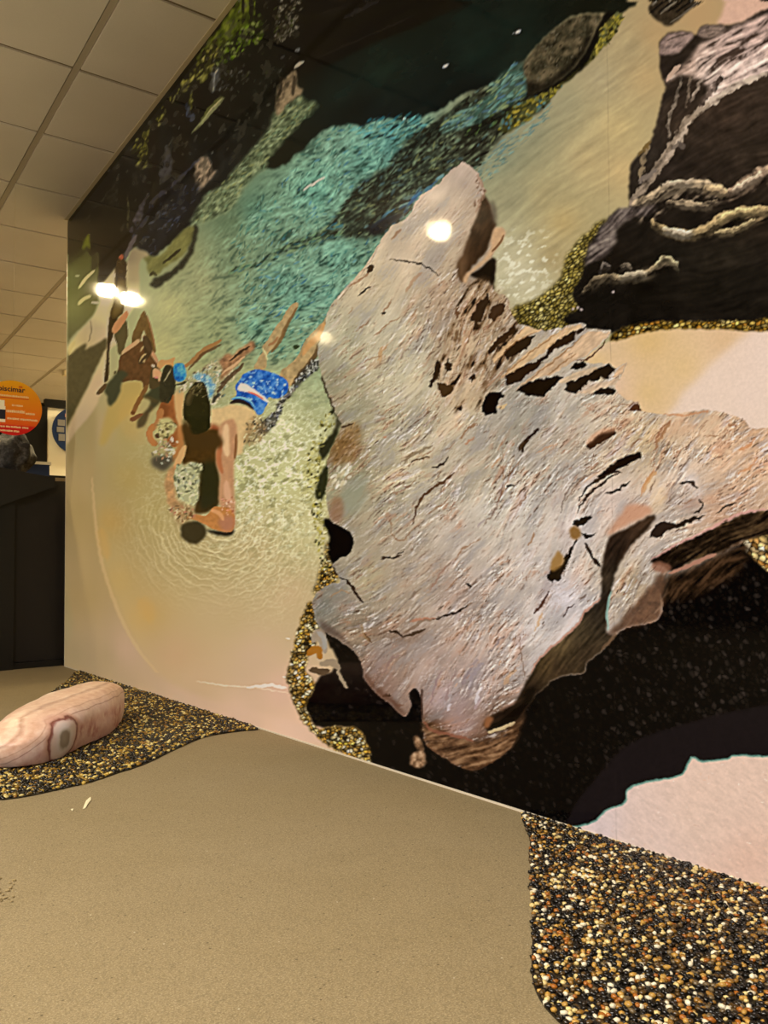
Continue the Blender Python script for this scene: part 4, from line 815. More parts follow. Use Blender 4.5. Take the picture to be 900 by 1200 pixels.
def paint_shade():
    # shadowed gravel and sand under the big rock, then the lit sand in front
    w, m = pmask(cl([(240, 340), (200, 330), (230, 400), (260, 460), (240, 510), (190, 530), (150, 600), (130, 650), (150, 700), (190, 735), (290, 730), (350, 750), (380, 810), (385, 860), (450, 910)]) + [(540, 960), (700, 1010), (900, 1080), (1060, 1140), (1060, 560), (800, 600), (600, 700), (430, 720)], 1.2, 2)
    f1, f2, r = voro(GX[w] + WXF[w] * 3, GY[w] + WYF[w] * 3, 5.2, -55, 1.5, 9)
    pb = ramp(r, [(0, (15, 11, 9)), (.55, (22, 17, 14)), (.8, (27, 22, 18)), (1, (50, 42, 37))]) * (.5 + .7 * np.clip(1 - f1 * 1.1, 0, 1))[..., None]
    lift = sstep(600, 800, GX[w]) * .45 + .55
    comp(w, m, np.array((14, 10, 8), np.float32) + (pb - np.array((14, 10, 8), np.float32)) * (lift * sstep(.02, .3, f2 - f1))[..., None], SHADE)
    sm = cn([(60, 1110), (80, 1080), (120, 1000), (200, 900), (300, 790), (420, 730), (560, 690), (700, 650), (867, 620), (1200, 560), (1400, 560), (1400, 1400), (600, 1400)])
    poly(sm, (31, 25, 26), 1.5, 1, 1, var=.1, ident=SHADE)
    pink = cn([(60, 1110), (100, 1098), (180, 1080), (240, 1030), (310, 1002), (322, 950), (400, 920), (500, 902), (542, 880), (570, 825), (612, 840), (700, 832), (740, 818), (867, 820), (1100, 800), (1400, 800), (1400, 1600), (400, 1500)])
    w, m = pmask(pink, .8, 1.2)
    base = cfield([(760, 980, 222, 192, 174), (850, 930, 222, 190, 168), (880, 1010, 222, 184, 160), (700, 965, 218, 194, 184), (820, 960, 224, 192, 170), (960, 950, 222, 188, 164)])
    comp(w, m, (base * (1 + .10 * (fbm(GX, GY, 3, 3, 71, -40, 2.5) - .5) + .03 * (fbm(GX, GY, 1.4, 1, 72) - .5))[..., None])[w], SAND)
    dabs((w, m), 260, 3.2, 1.3, [(240, 220, 204), (206, 166, 142), (250, 234, 214), (226, 180, 146), (204, 164, 150)], 73, -40, 25, .6)
    line(cn([(80, 1100), (180, 1080), (240, 1030), (310, 1002), (322, 950), (400, 920), (500, 902), (542, 880), (570, 825), (612, 840), (700, 832), (740, 818), (867, 820), (1000, 808)]), 2.4, (112, 150, 134), 1.2, 1.2, .8, False)
    # lit gravel rim at the left, and a sunlit patch at the far right
    pal = [(60, 44, 18), (186, 150, 76), (120, 92, 40), (222, 198, 140), (90, 70, 34), (236, 220, 176), (160, 118, 50), (200, 150, 60), (40, 30, 16), (210, 180, 120)]
    g = pmask(cl([(150, 230), (110, 320), (80, 430), (60, 520), (75, 600), (110, 690), (170, 760), (230, 810), (290, 840), (390, 880), (380, 800), (340, 740), (240, 730), (180, 740), (140, 680), (135, 640), (170, 560), (130, 500), (160, 420), (190, 340), (175, 250)]), 1, 3)
    comp(g[0], g[1], (120, 94, 48), GRAVEL); pebbles(g[0], g[1], 3.5, pal, 30, 1.25, 11, gap=.3, bright=1.12)
    g2 = pmask(cl([(240, -20), (215, 0), (210, 60), (180, 140), (170, 190), (230, 170), (270, 120), (230, 60), (250, 10)]), 1.5, 3)
    comp(g2[0], g2[1], (130, 118, 80), GRAVEL); pebbles(g2[0], g2[1], 2.9, pal, 20, 1.3, 12, gap=.3, bright=1.1)
    for p, wd, c in (([(160, 390), (190, 350), (200, 380), (215, 430)], 14, (158, 140, 118)), ([(140, 440), (180, 420), (190, 460)], 12, (160, 104, 36)), ([(190, 480), (240, 470), (270, 500)], 9, (150, 130, 104)), ([(150, 500), (200, 510), (230, 500)], 10, (84, 66, 46)), ([(265, 500), (280, 540), (305, 575)], 6, (160, 140, 112)), ([(180, 350), (205, 370), (212, 420)], 8, (160, 152, 140))):
        line(cl(p), wd * .8, c, 1.5, 2, .95, ident=GRAVEL)
    for q in ([(570, 780), (590, 770), (610, 800), (610, 830), (580, 820)], [(560, 850), (600, 825), (620, 850), (615, 890), (580, 900), (555, 880)]):
        w, m = pmask(cl(q), 1, 2); comp(w, m, ramp(fbm(GX[w], GY[w], 4, 3, 75), [(.2, (96, 70, 48)), (.6, (160, 124, 92)), (.9, (200, 166, 130))]), GRAVEL)
    g = pmask(ck([(795, 680), (830, 660), (870, 650), (900, 640), (1100, 560), (1200, 560), (1200, 900), (960, 840), (900, 790), (820, 720)]), 1, 2)
    comp(g[0], g[1], (170, 140, 90), GRAVEL); pebbles(g[0], g[1], 5.6, [(120, 88, 40), (214, 184, 120), (236, 214, 160), (170, 120, 60), (90, 66, 34), (226, 200, 150), (240, 226, 190)], -25, 1.5, 14, gap=.25, bright=1.1)
def paint_rock():
    out = ch([(640, 38), (690, 75), (715, 130), (722, 165), (740, 200), (755, 250), (762, 295), (790, 300), (805, 325), (795, 350), (768, 390), (752, 425), (768, 440), (762, 490), (760, 555), (815, 585), (825, 635), (855, 690)]) + \
        cj([(200, 178), (265, 200), (330, 190), (410, 168), (440, 175), (450, 190), (540, 203), (490, 262), (430, 325), (530, 333), (560, 350), (605, 330), (590, 372), (575, 400), (560, 430), (600, 475), (655, 490), (665, 525)]) + \
        ck([(480, 155), (560, 150), (640, 140), (720, 150), (800, 180), (830, 212), (900, 215), (1000, 230), (1200, 280), (1200, 480), (900, 545), (910, 600), (880, 640), (800, 672), (760, 760), (640, 800), (560, 840), (480, 900)]) + \
        cm([(890, 400), (850, 450), (760, 465), (700, 500), (650, 560), (590, 610), (570, 655), (470, 670), (400, 720), (340, 790), (290, 870)]) + \
        cq([(770, 90), (740, 150), (670, 196), (620, 206), (560, 175), (500, 130), (488, 60)]) + \
        cl([(605, 700), (605, 650), (600, 610), (580, 575), (555, 595), (560, 640), (540, 690), (500, 665), (450, 620), (400, 580), (370, 530), (360, 480), (330, 430), (270, 385), (215, 350), (180, 310), (160, 235), (180, 190), (240, 150), (275, 150), (262, 112), (240, 85)]) + \
        ci([(130, 880), (165, 868), (185, 830), (185, 790), (140, 750), (100, 730), (85, 680), (75, 620), (90, 540), (80, 490), (100, 430), (140, 345), (130, 320), (110, 280), (85, 215), (60, 150), (45, 80)]) + \
        ch([(50, 850), (45, 800), (55, 750), (75, 690), (85, 640), (115, 590), (160, 540), (220, 475), (270, 400), (310, 335), (350, 290), (395, 268), (415, 250), (440, 200), (470, 165), (530, 125), (580, 75), (615, 46)])
    # dark clefts along its left foot
    poly(ci([(150, 330), (135, 350), (100, 430), (60, 480), (50, 420), (80, 400), (110, 360), (120, 310), (100, 280), (115, 270)]), (44, 42, 26), 1.2, 2, .95)
    poly(ci([(90, 530), (80, 600), (60, 640), (35, 630), (45, 560), (70, 510), (90, 490)]), (34, 34, 18), 1.2, 2.5, .9)
    poly(ci([(70, 730), (100, 720), (150, 750), (190, 790), (190, 835), (170, 870), (120, 900), (90, 880), (95, 820)]), (20, 15, 9), 1, 2, 1)
    poly(cl([(232, -20), (330, -20), (320, 10), (290, 50), (245, 75), (235, 40)]), (20, 15, 9), 1, 2, 1)
    yg = pmask(ci([(20, 420), (60, 320), (110, 280), (120, 320), (60, 440), (60, 500), (50, 620), (70, 700), (80, 760), (60, 860), (95, 900), (60, 920), (30, 760), (10, 600), (0, 480)]), 2, 3)
    dabs(yg, 200, 5, 2.6, [(176, 160, 70), (120, 110, 40), (70, 64, 30), (206, 196, 130), (150, 140, 80), (40, 38, 20), (224, 216, 170)], 81, 50, 40, .8)
    base = cfield([(545, 205, 190, 163, 146), (520, 240, 202, 174, 152), (560, 240, 186, 158, 136), (480, 290, 202, 174, 148), (430, 330, 204, 178, 146), (450, 380, 192, 174, 148), (400, 400, 190, 176, 146), (390, 450, 158, 146, 120), (410, 480, 172, 160, 132),
                   (480, 440, 198, 180, 150), (520, 360, 194, 164, 138), (560, 340, 180, 152, 124), (500, 420, 188, 170, 146), (450, 520, 192, 172, 140), (405, 565, 158, 150, 122), (395, 520, 146, 118, 82), (480, 560, 200, 178, 148), (550, 480, 202, 176, 146),
                   (600, 500, 170, 156, 140), (620, 475, 164, 152, 140), (660, 470, 190, 172, 156), (650, 520, 190, 168, 150), (580, 600, 200, 182, 166), (540, 630, 194, 172, 158), (700, 540, 204, 176, 152), (760, 520, 204, 172, 136), (830, 500, 214, 176, 146),
                   (800, 560, 214, 182, 162), (870, 540, 212, 170, 140), (885, 505, 212, 166, 132), (850, 600, 200, 158, 132), (720, 590, 208, 180, 168), (680, 620, 212, 190, 184), (640, 640, 196, 176, 166), (600, 680, 196, 174, 162), (540, 700, 182, 155, 142),
                   (480, 680, 184, 160, 140), (430, 680, 188, 166, 134), (400, 700, 152, 140, 128), (380, 712, 142, 134, 122), (420, 740, 166, 140, 118), (460, 780, 170, 140, 124), (440, 800, 154, 122, 106), (500, 780, 178, 150, 138), (520, 820, 176, 150, 148),
                   (560, 800, 188, 160, 152), (600, 780, 192, 168, 158), (630, 740, 202, 184, 178), (660, 700, 206, 188, 190), (540, 850, 168, 136, 128), (505, 860, 118, 84, 62), (560, 885, 112, 80, 58), (600, 850, 120, 86, 60), (740, 680, 186, 158, 132),
                   (760, 640, 204, 178, 162), (720, 660, 200, 178, 160), (560, 560, 190, 170, 148), (650, 560, 196, 176, 158), (620, 600, 200, 182, 170), (940, 560, 208, 168, 138)], 2.6)
    ang = [(520, 240, 50), (450, 300, 57), (440, 370, 52), (400, 440, 36), (440, 480, 30), (470, 550, 28), (500, 600, 45), (560, 570, 48), (620, 530, 55), (600, 460, 40), (640, 430, 36), (560, 420, 68), (540, 440, 72), (580, 380, 66), (700, 500, 34), (720, 545, 32),
           (690, 590, 60), (680, 640, 68), (760, 560, 62), (800, 520, 55), (850, 550, 40), (800, 615, 26), (860, 600, 18), (740, 690, 62), (560, 660, 55), (600, 640, 56), (520, 700, 52), (460, 690, 38), (420, 720, 20), (460, 745, 16), (520, 725, 34), (500, 800, 66), (540, 800, 66),
           (560, 760, 60), (610, 700, 54), (640, 690, 46), (650, 730, 46), (580, 840, 32), (440, 790, 58), (400, 700, 30), (520, 860, 10), (560, 890, 15), (900, 520, 35)]
    vf = angfield(ang, 11, 30, 3)
    RW = _win(360, 1020, 180, 910)
    r1 = lic(fbm(GX, GY, 1.6, 1, 101), vf[0], vf[1], 4, win=RW)
    r2 = lic(fbm(GX, GY, 3.0, 2, 103), vf[0], vf[1], 9, win=RW)
    r3 = lic(fbm(GX, GY, 14, 3, 105), vf[0], vf[1], 22, win=RW)
    cr_ = lic(fbm(GX + 14 * WXF, GY + 14 * WYF, 2.6, 2, 107), vf[0], vf[1], 2, win=RW)
    r5 = lic(fbm(GX, GY, 7, 2, 110), vf[0], vf[1], 16, win=RW)
    r6 = lic(fbm(GX + 6 * WXF, GY + 6 * WYF, 1.9, 1, 112), vf[0], vf[1], 5, win=RW); r7 = lic(fbm(GX + 16 * WXF, GY + 16 * WYF, 3.6, 2, 113), vf[0], vf[1], 9, win=RW)
    sy_, sx_ = np.gradient(r6 * .8 + r7 * 1.6); es = sx_ + 1.2 * sy_; es = np.clip(es / (es.std() + 1e-6), -2.5, 2.5)
    patch = sstep(.3, .7, fbm(GX, GY, 34, 3, 108)); patch2 = fbm(GX, GY, 20, 3, 109)
    # relief lit from the upper left
    hgt = r2 * 1.0 + cr_ * .9 + r1 * .35
    gy, gx = np.gradient(hgt + blur(hgt, 1) + 1.5 * r5); em = (gx + gy * 1.2); em = np.clip(em / (em.std() + 1e-6), -2.5, 2.5)
    rough = cfield([(540, 210, .12, 0, 0), (480, 280, .22, 0, 0), (430, 330, .3, 0, 0), (440, 400, .45, 0, 0), (400, 440, .6, 0, 0), (480, 440, .5, 0, 0), (560, 440, 1.2, 0, 0), (560, 380, 1.2, 0, 0), (450, 560, .8, 0, 0), (550, 520, .8, 0, 0), (620, 480, .6, 0, 0), (700, 500, .8, 0, 0), (760, 560, 1.0, 0, 0), (850, 540, 1.0, 0, 0),
                    (600, 620, .9, 0, 0), (680, 600, 1.0, 0, 0), (500, 680, .9, 0, 0), (420, 720, .7, 0, 0), (480, 780, .8, 0, 0), (560, 800, .9, 0, 0), (640, 720, .7, 0, 0), (660, 690, .6, 0, 0), (560, 870, .6, 0, 0), (740, 680, 1.1, 0, 0)])[..., 0] * (.3 + .85 * patch)
    iso = fbm(GX + 10 * WXF, GY + 10 * WYF, 6, 3, 140, 40, 1.5); ih = fbm(GX + 6 * WXF, GY + 6 * WYF, 5, 3, 141, 45, 1.4)
    iy, ix = np.gradient(ih); isoe = ix + iy * 1.2; isoe = np.clip(isoe / isoe.std(), -2.5, 2.5)
    lum = base.mean(-1, keepdims=True); base = lum + (base - lum) * .95; base = base + (lum - 176) * .45
    base = base * np.array((1.0, 1.025, 1.0), np.float32)
    col = base * (1 + rough * (.018 * em + .034 * es + .026 * r6 + .024 * r7 + .026 * r5 + .17 * (iso - .5) + .04 * isoe) + .04 * r3 + .12 * (patch2 - .5))[..., None]
    red = sstep(.3, 1.8, r3 * .5 + r5 * .6 + r2 * .4) * .5 * np.clip(rough, 0, 1)
    col += (np.array((176, 122, 92), np.float32) - col) * red[..., None] * .75
    gry = sstep(.4, 1.8, -r3 + r1 * .4) * .35
    col += (np.array((168, 160, 156), np.float32) - col) * gry[..., None]
    wht = sstep(1.1, 2.8, .75 * es + .75 * isoe - .5 * r7 + .3 * r1) * np.clip(rough, 0, 1) * .8
    col += (np.array((240, 228, 214), np.float32) - col) * wht[..., None]
    lav = sstep(.7, 2.0, -r7 + .5 * r3) * .4 * np.clip(rough, 0, 1)
    col += (np.array((186, 176, 178), np.float32) - col) * lav[..., None]
    rst = sstep(1.1, 2.3, r7 + .5 * r6) * .5 * np.clip(rough, 0, 1)
    col += (np.array((158, 108, 78), np.float32) - col) * rst[..., None]
    blk = sstep(1.5, 2.8, -.75 * es - .7 * isoe + .5 * r6 + .3 * r5) * np.clip(rough, 0, 1.2) * .7
    col += (np.array((92, 66, 50), np.float32) - col) * blk[..., None]
    # hair cracks with a lit lip, running with the grain
    for v, gate, sd in ((r5 + .9 * cr_ + .4 * r2, 150, 1), (r3 * 1.5 + .6 * cr_ + .5 * iso * 4 - 1, 151, 2)):
        g = sstep(.46, .62, fbm(GX, GY, 16, 2, gate)) * np.clip(rough, 0, 1)
        ln = (1 - sstep(.03, .13, np.abs(v))) * g; lp = np.roll(np.roll(ln, 1, 0), 1, 1)
        col += (np.array((244, 230, 212), np.float32) - col) * (lp * .45)[..., None]
        col += (np.array((124, 84, 58), np.float32) - col) * (ln * .6)[..., None]
    w, m = pmask(out, .8, 1.6)
    comp(w, m, col[w], ROCK)
    inside = (w, m)
    def region(pts, soft=2, warp=3): return pmask(pts, soft, warp)
    # ---- upper nose: shaded flank, snake-like lip
    poly(ch([(722, 168), (740, 200), (755, 250), (765, 295), (745, 350), (730, 390), (690, 440), (655, 480), (632, 525), (612, 500), (612, 450), (640, 390), (662, 320), (690, 250), (705, 195)]), (62, 44, 28), 1, 1.5, 1, var=.25, vs=5, ang=65, st=2)
    poly(ch([(612, 440), (636, 395), (655, 330), (662, 350), (650, 420), (640, 520), (612, 505)]), (120, 90, 62), 3, 1.5, .7)
    poly(ch([(745, 195), (760, 200), (770, 240), (765, 290), (752, 260)]), (92, 80, 66), 1.5, 1, .9)
    poly(ch([(660, 490), (700, 470), (745, 425), (768, 440), (762, 490), (758, 555), (740, 525), (690, 510)]), (30, 22, 14), 1.2, 1.5, 1)
    poly(ch([(760, 305), (790, 298), (806, 322), (796, 350), (770, 385), (745, 420), (690, 468), (660, 490), (650, 525), (635, 520), (640, 495), (680, 462), (725, 420), (748, 385), (748, 340)]), (196, 158, 118), 1, 1, 1, var=.08)
    line(ch([(800, 330), (782, 365), (750, 400)]), 3, (120, 84, 54), 1.2, .6, .8)
    line(ch([(690, 80), (712, 130), (720, 165), (700, 200), (680, 240)]), 4, (150, 116, 92), 2, 2, .6)
    dabs(region(ch([(690, 90), (720, 140), (722, 180), (690, 230), (670, 210), (690, 150)])), 26, 5, 2, [(120, 84, 62), (206, 180, 160), (90, 62, 44)], 82, 60, 30, .6)
    # ---- broad hollows and ridges
    for f, p, wd, c, o_ in ((cl, [(380, 330), (450, 350), (530, 370), (620, 340)], 18, (112, 88, 72), .42), (ci, [(110, 300), (150, 350), (200, 400), (230, 520)], 16, (136, 120, 94), .35), (cm, [(470, 40), (500, 140), (440, 260), (380, 400)], 12, (146, 124, 118), .35), (ck, [(480, 480), (560, 520), (640, 500)], 14, (158, 126, 110), .4),
                        (ch, [(600, 520), (560, 620), (540, 760), (510, 900)], 20, (146, 120, 94), .4), (cm, [(640, 330), (560, 440), (440, 560), (360, 640)], 24, (230, 218, 214), .42), (ck, [(420, 420), (460, 500), (440, 560)], 16, (228, 194, 146), .45), (ck, [(560, 400), (600, 440), (620, 490)], 18, (234, 222, 218), .4),
                        (ck, [(30, 560), (60, 470), (120, 400)], 14, (176, 160, 156), .4), (cl, [(400, 420), (440, 520), (500, 600)], 22, (150, 120, 110), .35), (ci, [(640, 420), (740, 330), (860, 240)], 26, (158, 150, 142), .35), (ci, [(250, 200), (330, 230), (420, 180)], 26, (214, 200, 170), .35), (ch, [(100, 700), (90, 800), (110, 880)], 22, (160, 150, 128), .4),
                        (cj, [(700, 640), (800, 600), (880, 580)], 18, (214, 164, 126), .4), (cm, [(60, 820), (110, 700), (180, 600)], 16, (150, 130, 128), .35), (cm, [(250, 820), (300, 740), (330, 690)], 14, (206, 178, 166), .4)):
        line(f(p), wd, c, wd * .8, 4, o_, tex=np.clip(.7 + .25 * r7, .2, 1))
    # ---- drawn cracks: (points, width, colour)
    DK = (52, 36, 22); BR = (132, 88, 56)
    L = [(ch, [(330, 435), (370, 430), (420, 440), (470, 452), (500, 470), (540, 498)], 1.8, DK), (ch, [(245, 470), (262, 458), (250, 490)], 4.5, DK), (ch, [(165, 545), (200, 520), (240, 500), (255, 480)], 2.6, BR), (ch, [(212, 575), (235, 555), (260, 540)], 2.4, DK),
         (ch, [(340, 350), (365, 325), (380, 305)], 2.4, BR), (ch, [(400, 560), (430, 520), (470, 480)], 5, (170, 130, 96)), (ch, [(300, 660), (325, 620), (350, 580)], 2.4, BR), (ch, [(270, 740), (330, 690), (380, 660)], 2, BR), (ch, [(420, 660), (450, 630)], 2, BR),
         (ch, [(300, 650), (320, 642)], 2.5, DK), (ch, [(170, 650), (185, 625)], 1.6, BR), (ch, [(200, 720), (250, 680)], 2, BR), (ch, [(290, 840), (300, 800), (310, 780)], 5, (186, 140, 92)),
         (ci, [(60, 140), (85, 215), (112, 285)], 2.5, (70, 58, 40)), (ci, [(140, 350), (170, 340), (190, 330)], 2, DK), (ci, [(400, 500), (410, 470), (450, 450), (510, 425)], 5, (108, 86, 60)), (ci, [(420, 495), (450, 480), (500, 470)], 2, (90, 66, 44)),
         (ci, [(505, 515), (540, 505), (575, 470)], 2.2, DK), (ci, [(430, 740), (445, 680), (470, 630), (520, 590), (570, 560), (600, 530)], 2.8, (86, 58, 38)), (ci, [(480, 700), (540, 670), (580, 630)], 2.4, BR), (ci, [(340, 720), (345, 780), (380, 810), (430, 760)], 2.2, BR),
         (ci, [(300, 880), (350, 875), (390, 850)], 1.8, DK), (ci, [(620, 400), (650, 360), (690, 330)], 4, BR), (ci, [(640, 420), (680, 385)], 3, (176, 112, 76)), (ci, [(720, 740), (760, 690), (790, 600), (800, 570)], 2.6, (112, 82, 66)), (ci, [(840, 680), (880, 640), (900, 610)], 2, BR),
         (ci, [(815, 590), (840, 585)], 3, (60, 50, 30)), (ci, [(790, 560), (800, 530), (780, 500)], 1.6, BR), (ci, [(870, 450), (880, 420), (900, 405)], 3.4, DK), (ci, [(330, 560), (380, 540), (420, 530)], 1.6, BR), (ci, [(350, 620), (400, 600), (440, 560)], 1.6, BR),
         (ci, [(200, 660), (230, 620), (260, 560)], 1.8, (150, 120, 84)), (ci, [(470, 470), (520, 430)], 1.6, BR), (ci, [(560, 450), (600, 410)], 1.6, BR), (ci, [(300, 300), (340, 270), (390, 250)], 1.4, BR), (ci, [(310, 390), (325, 385)], 4, (190, 120, 80)),
         (ci, [(205, 100), (250, 75), (300, 60)], 1.8, BR), (ci, [(300, 90), (305, 40), (330, 10)], 3, (186, 146, 100)),
         (cj, [(165, 690), (190, 650), (240, 605)], 3, (70, 52, 36)), (cj, [(190, 650), (215, 625), (245, 598)], 4, DK), (cj, [(530, 520), (560, 505), (620, 500)], 2, BR), (cj, [(440, 660), (480, 640)], 2, (160, 110, 80)), (cj, [(720, 660), (740, 610), (785, 562)], 3.2, (120, 70, 44)),
         (cj, [(620, 660), (660, 640)], 2.4, BR), (cj, [(520, 860), (560, 850), (615, 815)], 3, DK), (cj, [(360, 890), (400, 820), (440, 790), (500, 770)], 2.6, (112, 84, 66)), (cj, [(410, 890), (450, 830), (500, 800), (560, 770)], 3, DK), (cj, [(100, 860), (130, 790), (180, 720)], 2, BR),
         (cj, [(120, 830), (140, 828)], 3, DK), (cj, [(80, 890), (100, 850)], 2.4, BR), (cj, [(240, 700), (290, 670), (330, 655)], 2, (196, 140, 100)), (cj, [(60, 760), (90, 710)], 3, (190, 140, 100)), (cj, [(600, 690), (640, 650), (670, 640)], 2.6, (130, 90, 60)),
         (cj, [(830, 815), (870, 815), (890, 840)], 2.4, DK), (cj, [(660, 870), (690, 800), (720, 760)], 4, (190, 130, 80)), (cj, [(700, 860), (720, 800)], 1.8, (110, 80, 60)),
         (ck, [(62, 560), (78, 490), (120, 430), (200, 385)], 2, (96, 80, 70)), (ck, [(128, 560), (165, 490), (240, 430), (300, 395)], 2.6, DK), (ck, [(150, 560), (190, 500), (250, 460)], 1.6, (130, 110, 96)), (ck, [(258, 482), (300, 460), (342, 430)], 3, DK), (ck, [(545, 440), (580, 432), (605, 455)], 2.6, DK),
         (ck, [(600, 560), (640, 530), (620, 505)], 2.6, DK), (ck, [(690, 560), (730, 530), (775, 515)], 2.4, DK), (ck, [(440, 300), (480, 230), (510, 182)], 3.4, (140, 90, 54)), (ck, [(460, 310), (490, 260)], 1.8, (110, 80, 60)), (ck, [(620, 250), (640, 200), (660, 180)], 1.8, (140, 100, 70)),
         (ck, [(640, 245), (690, 248), (710, 235)], 1.8, BR), (ck, [(740, 200), (775, 205)], 4, (150, 96, 60)), (ck, [(785, 300), (820, 290), (850, 250)], 5, (190, 120, 70)), (ck, [(780, 400), (830, 370), (860, 330)], 4, (206, 140, 90)), (ck, [(400, 470), (420, 420), (450, 390)], 6, (196, 140, 84)),
         (ck, [(160, 680), (190, 740), (225, 775)], 3.4, DK), (ck, [(80, 745), (110, 690), (125, 660)], 3, DK), (ck, [(505, 480), (540, 420), (560, 390)], 2.2, (130, 110, 100)), (ck, [(560, 520), (600, 500)], 1.8, BR), (ck, [(480, 155), (580, 160), (660, 145)], 3, (196, 130, 84)),
         (cm, [(370, 415), (400, 370), (432, 322)], 3.4, (80, 50, 36)), (cm, [(330, 665), (322, 620), (312, 540), (308, 490)], 1.8, (110, 76, 56)), (cm, [(485, 430), (500, 400), (530, 370)], 1.8, (84, 64, 60)), (cm, [(345, 140), (360, 110), (370, 85)], 4, (150, 100, 60)), (cm, [(20, 420), (60, 400), (120, 370)], 3, (110, 76, 50)),
         (cm, [(90, 290), (115, 300)], 2.4, DK), (cm, [(100, 720), (120, 660), (160, 610)], 6, (150, 136, 138)), (cm, [(180, 580), (210, 540), (250, 500)], 3, (110, 96, 96)), (cm, [(250, 700), (270, 660), (300, 640)], 6, (190, 146, 104)), (cm, [(130, 800), (150, 750)], 5, (176, 150, 150)),
         (cm, [(40, 200), (80, 150), (150, 110)], 1.8, BR), (cm, [(140, 60), (170, 30)], 3, (150, 130, 130)), (cm, [(590, 150), (610, 190), (640, 225)], 2.8, DK), (cm, [(370, 480), (390, 440), (400, 410)], 3.5, (200, 150, 96)), (cm, [(10, 320), (60, 260)], 1.8, BR), (cm, [(200, 300), (240, 240)], 1.6, BR),
         (cl, [(440, 42), (480, 46), (520, 40)], 1.8, DK), (cl, [(270, 125), (310, 150), (345, 200), (370, 232)], 3, DK), (cl, [(245, 90), (262, 115)], 3, DK), (cl, [(470, 345), (500, 345), (530, 375)], 2.4, DK), (cl, [(530, 350), (570, 330), (600, 305), (650, 300)], 5, (116, 88, 66)), (cl, [(530, 375), (590, 345), (620, 335)], 3.4, (70, 52, 38)),
         (cl, [(650, 300), (700, 280), (740, 270), (790, 240)], 2.6, DK), (cl, [(560, 310), (600, 295), (660, 295)], 3, (176, 110, 80)), (cl, [(360, 320), (370, 360), (390, 385)], 4, (140, 108, 70)), (cl, [(370, 350), (400, 395)], 2, (100, 70, 44)), (cl, [(780, 150), (808, 165)], 2.6, DK), (cl, [(770, 560), (800, 500), (830, 460)], 6, (140, 122, 122)),
         (cl, [(640, 180), (680, 110), (700, 80)], 3.4, (150, 110, 90)), (cl, [(450, 520), (480, 460), (520, 440)], 3, (136, 108, 100)), (cl, [(230, 210), (280, 180), (310, 190)], 2.4, (170, 130, 90)), (cl, [(640, 640), (660, 560), (690, 500)], 3, (140, 112, 110)), (cl, [(700, 640), (720, 560), (750, 500)], 3, (150, 120, 112)),
         (cl, [(820, 640), (835, 600), (850, 570)], 4, (236, 226, 226)), (cl, [(710, 670), (720, 640)], 3.5, (230, 220, 222)), (cl, [(780, 720), (800, 700)], 2, BR), (cl, [(480, 620), (500, 640), (530, 640)], 3, (120, 80, 60)), (cl, [(450, 610), (480, 600)], 2.4, DK)]
    for f, p, wd, c in L: line(f(p), wd * (1 if sum(c) < 230 else .8), c, 1.1, 2.4, .9 if sum(c) < 230 else .55)
    # ---- layered crevices right of the nose
    w2 = region(ch([(650, 525), (700, 510), (750, 530), (815, 590), (850, 690), (880, 760), (780, 900), (720, 1000), (600, 1040), (545, 960), (520, 890), (540, 780), (590, 660), (610, 600), (640, 560)]), 4, 3)
    lay = lic(fbm(GX + 8 * WXF, GY + 8 * WYF, 4.2, 2, 111), vf[0], vf[1], 10, win=w2[0])
    comp(w2[0], w2[1] * sstep(.35, 1.4, lay)[w2[0]] * .8, (96, 68, 42)); comp(w2[0], w2[1] * .35, (150, 118, 84)); comp(w2[0], w2[1] * sstep(1.3, 2.1, lay)[w2[0]] * .9, (34, 24, 14)); comp(w2[0], w2[1] * sstep(.6, 1.8, -lay)[w2[0]] * .5, (226, 196, 158))
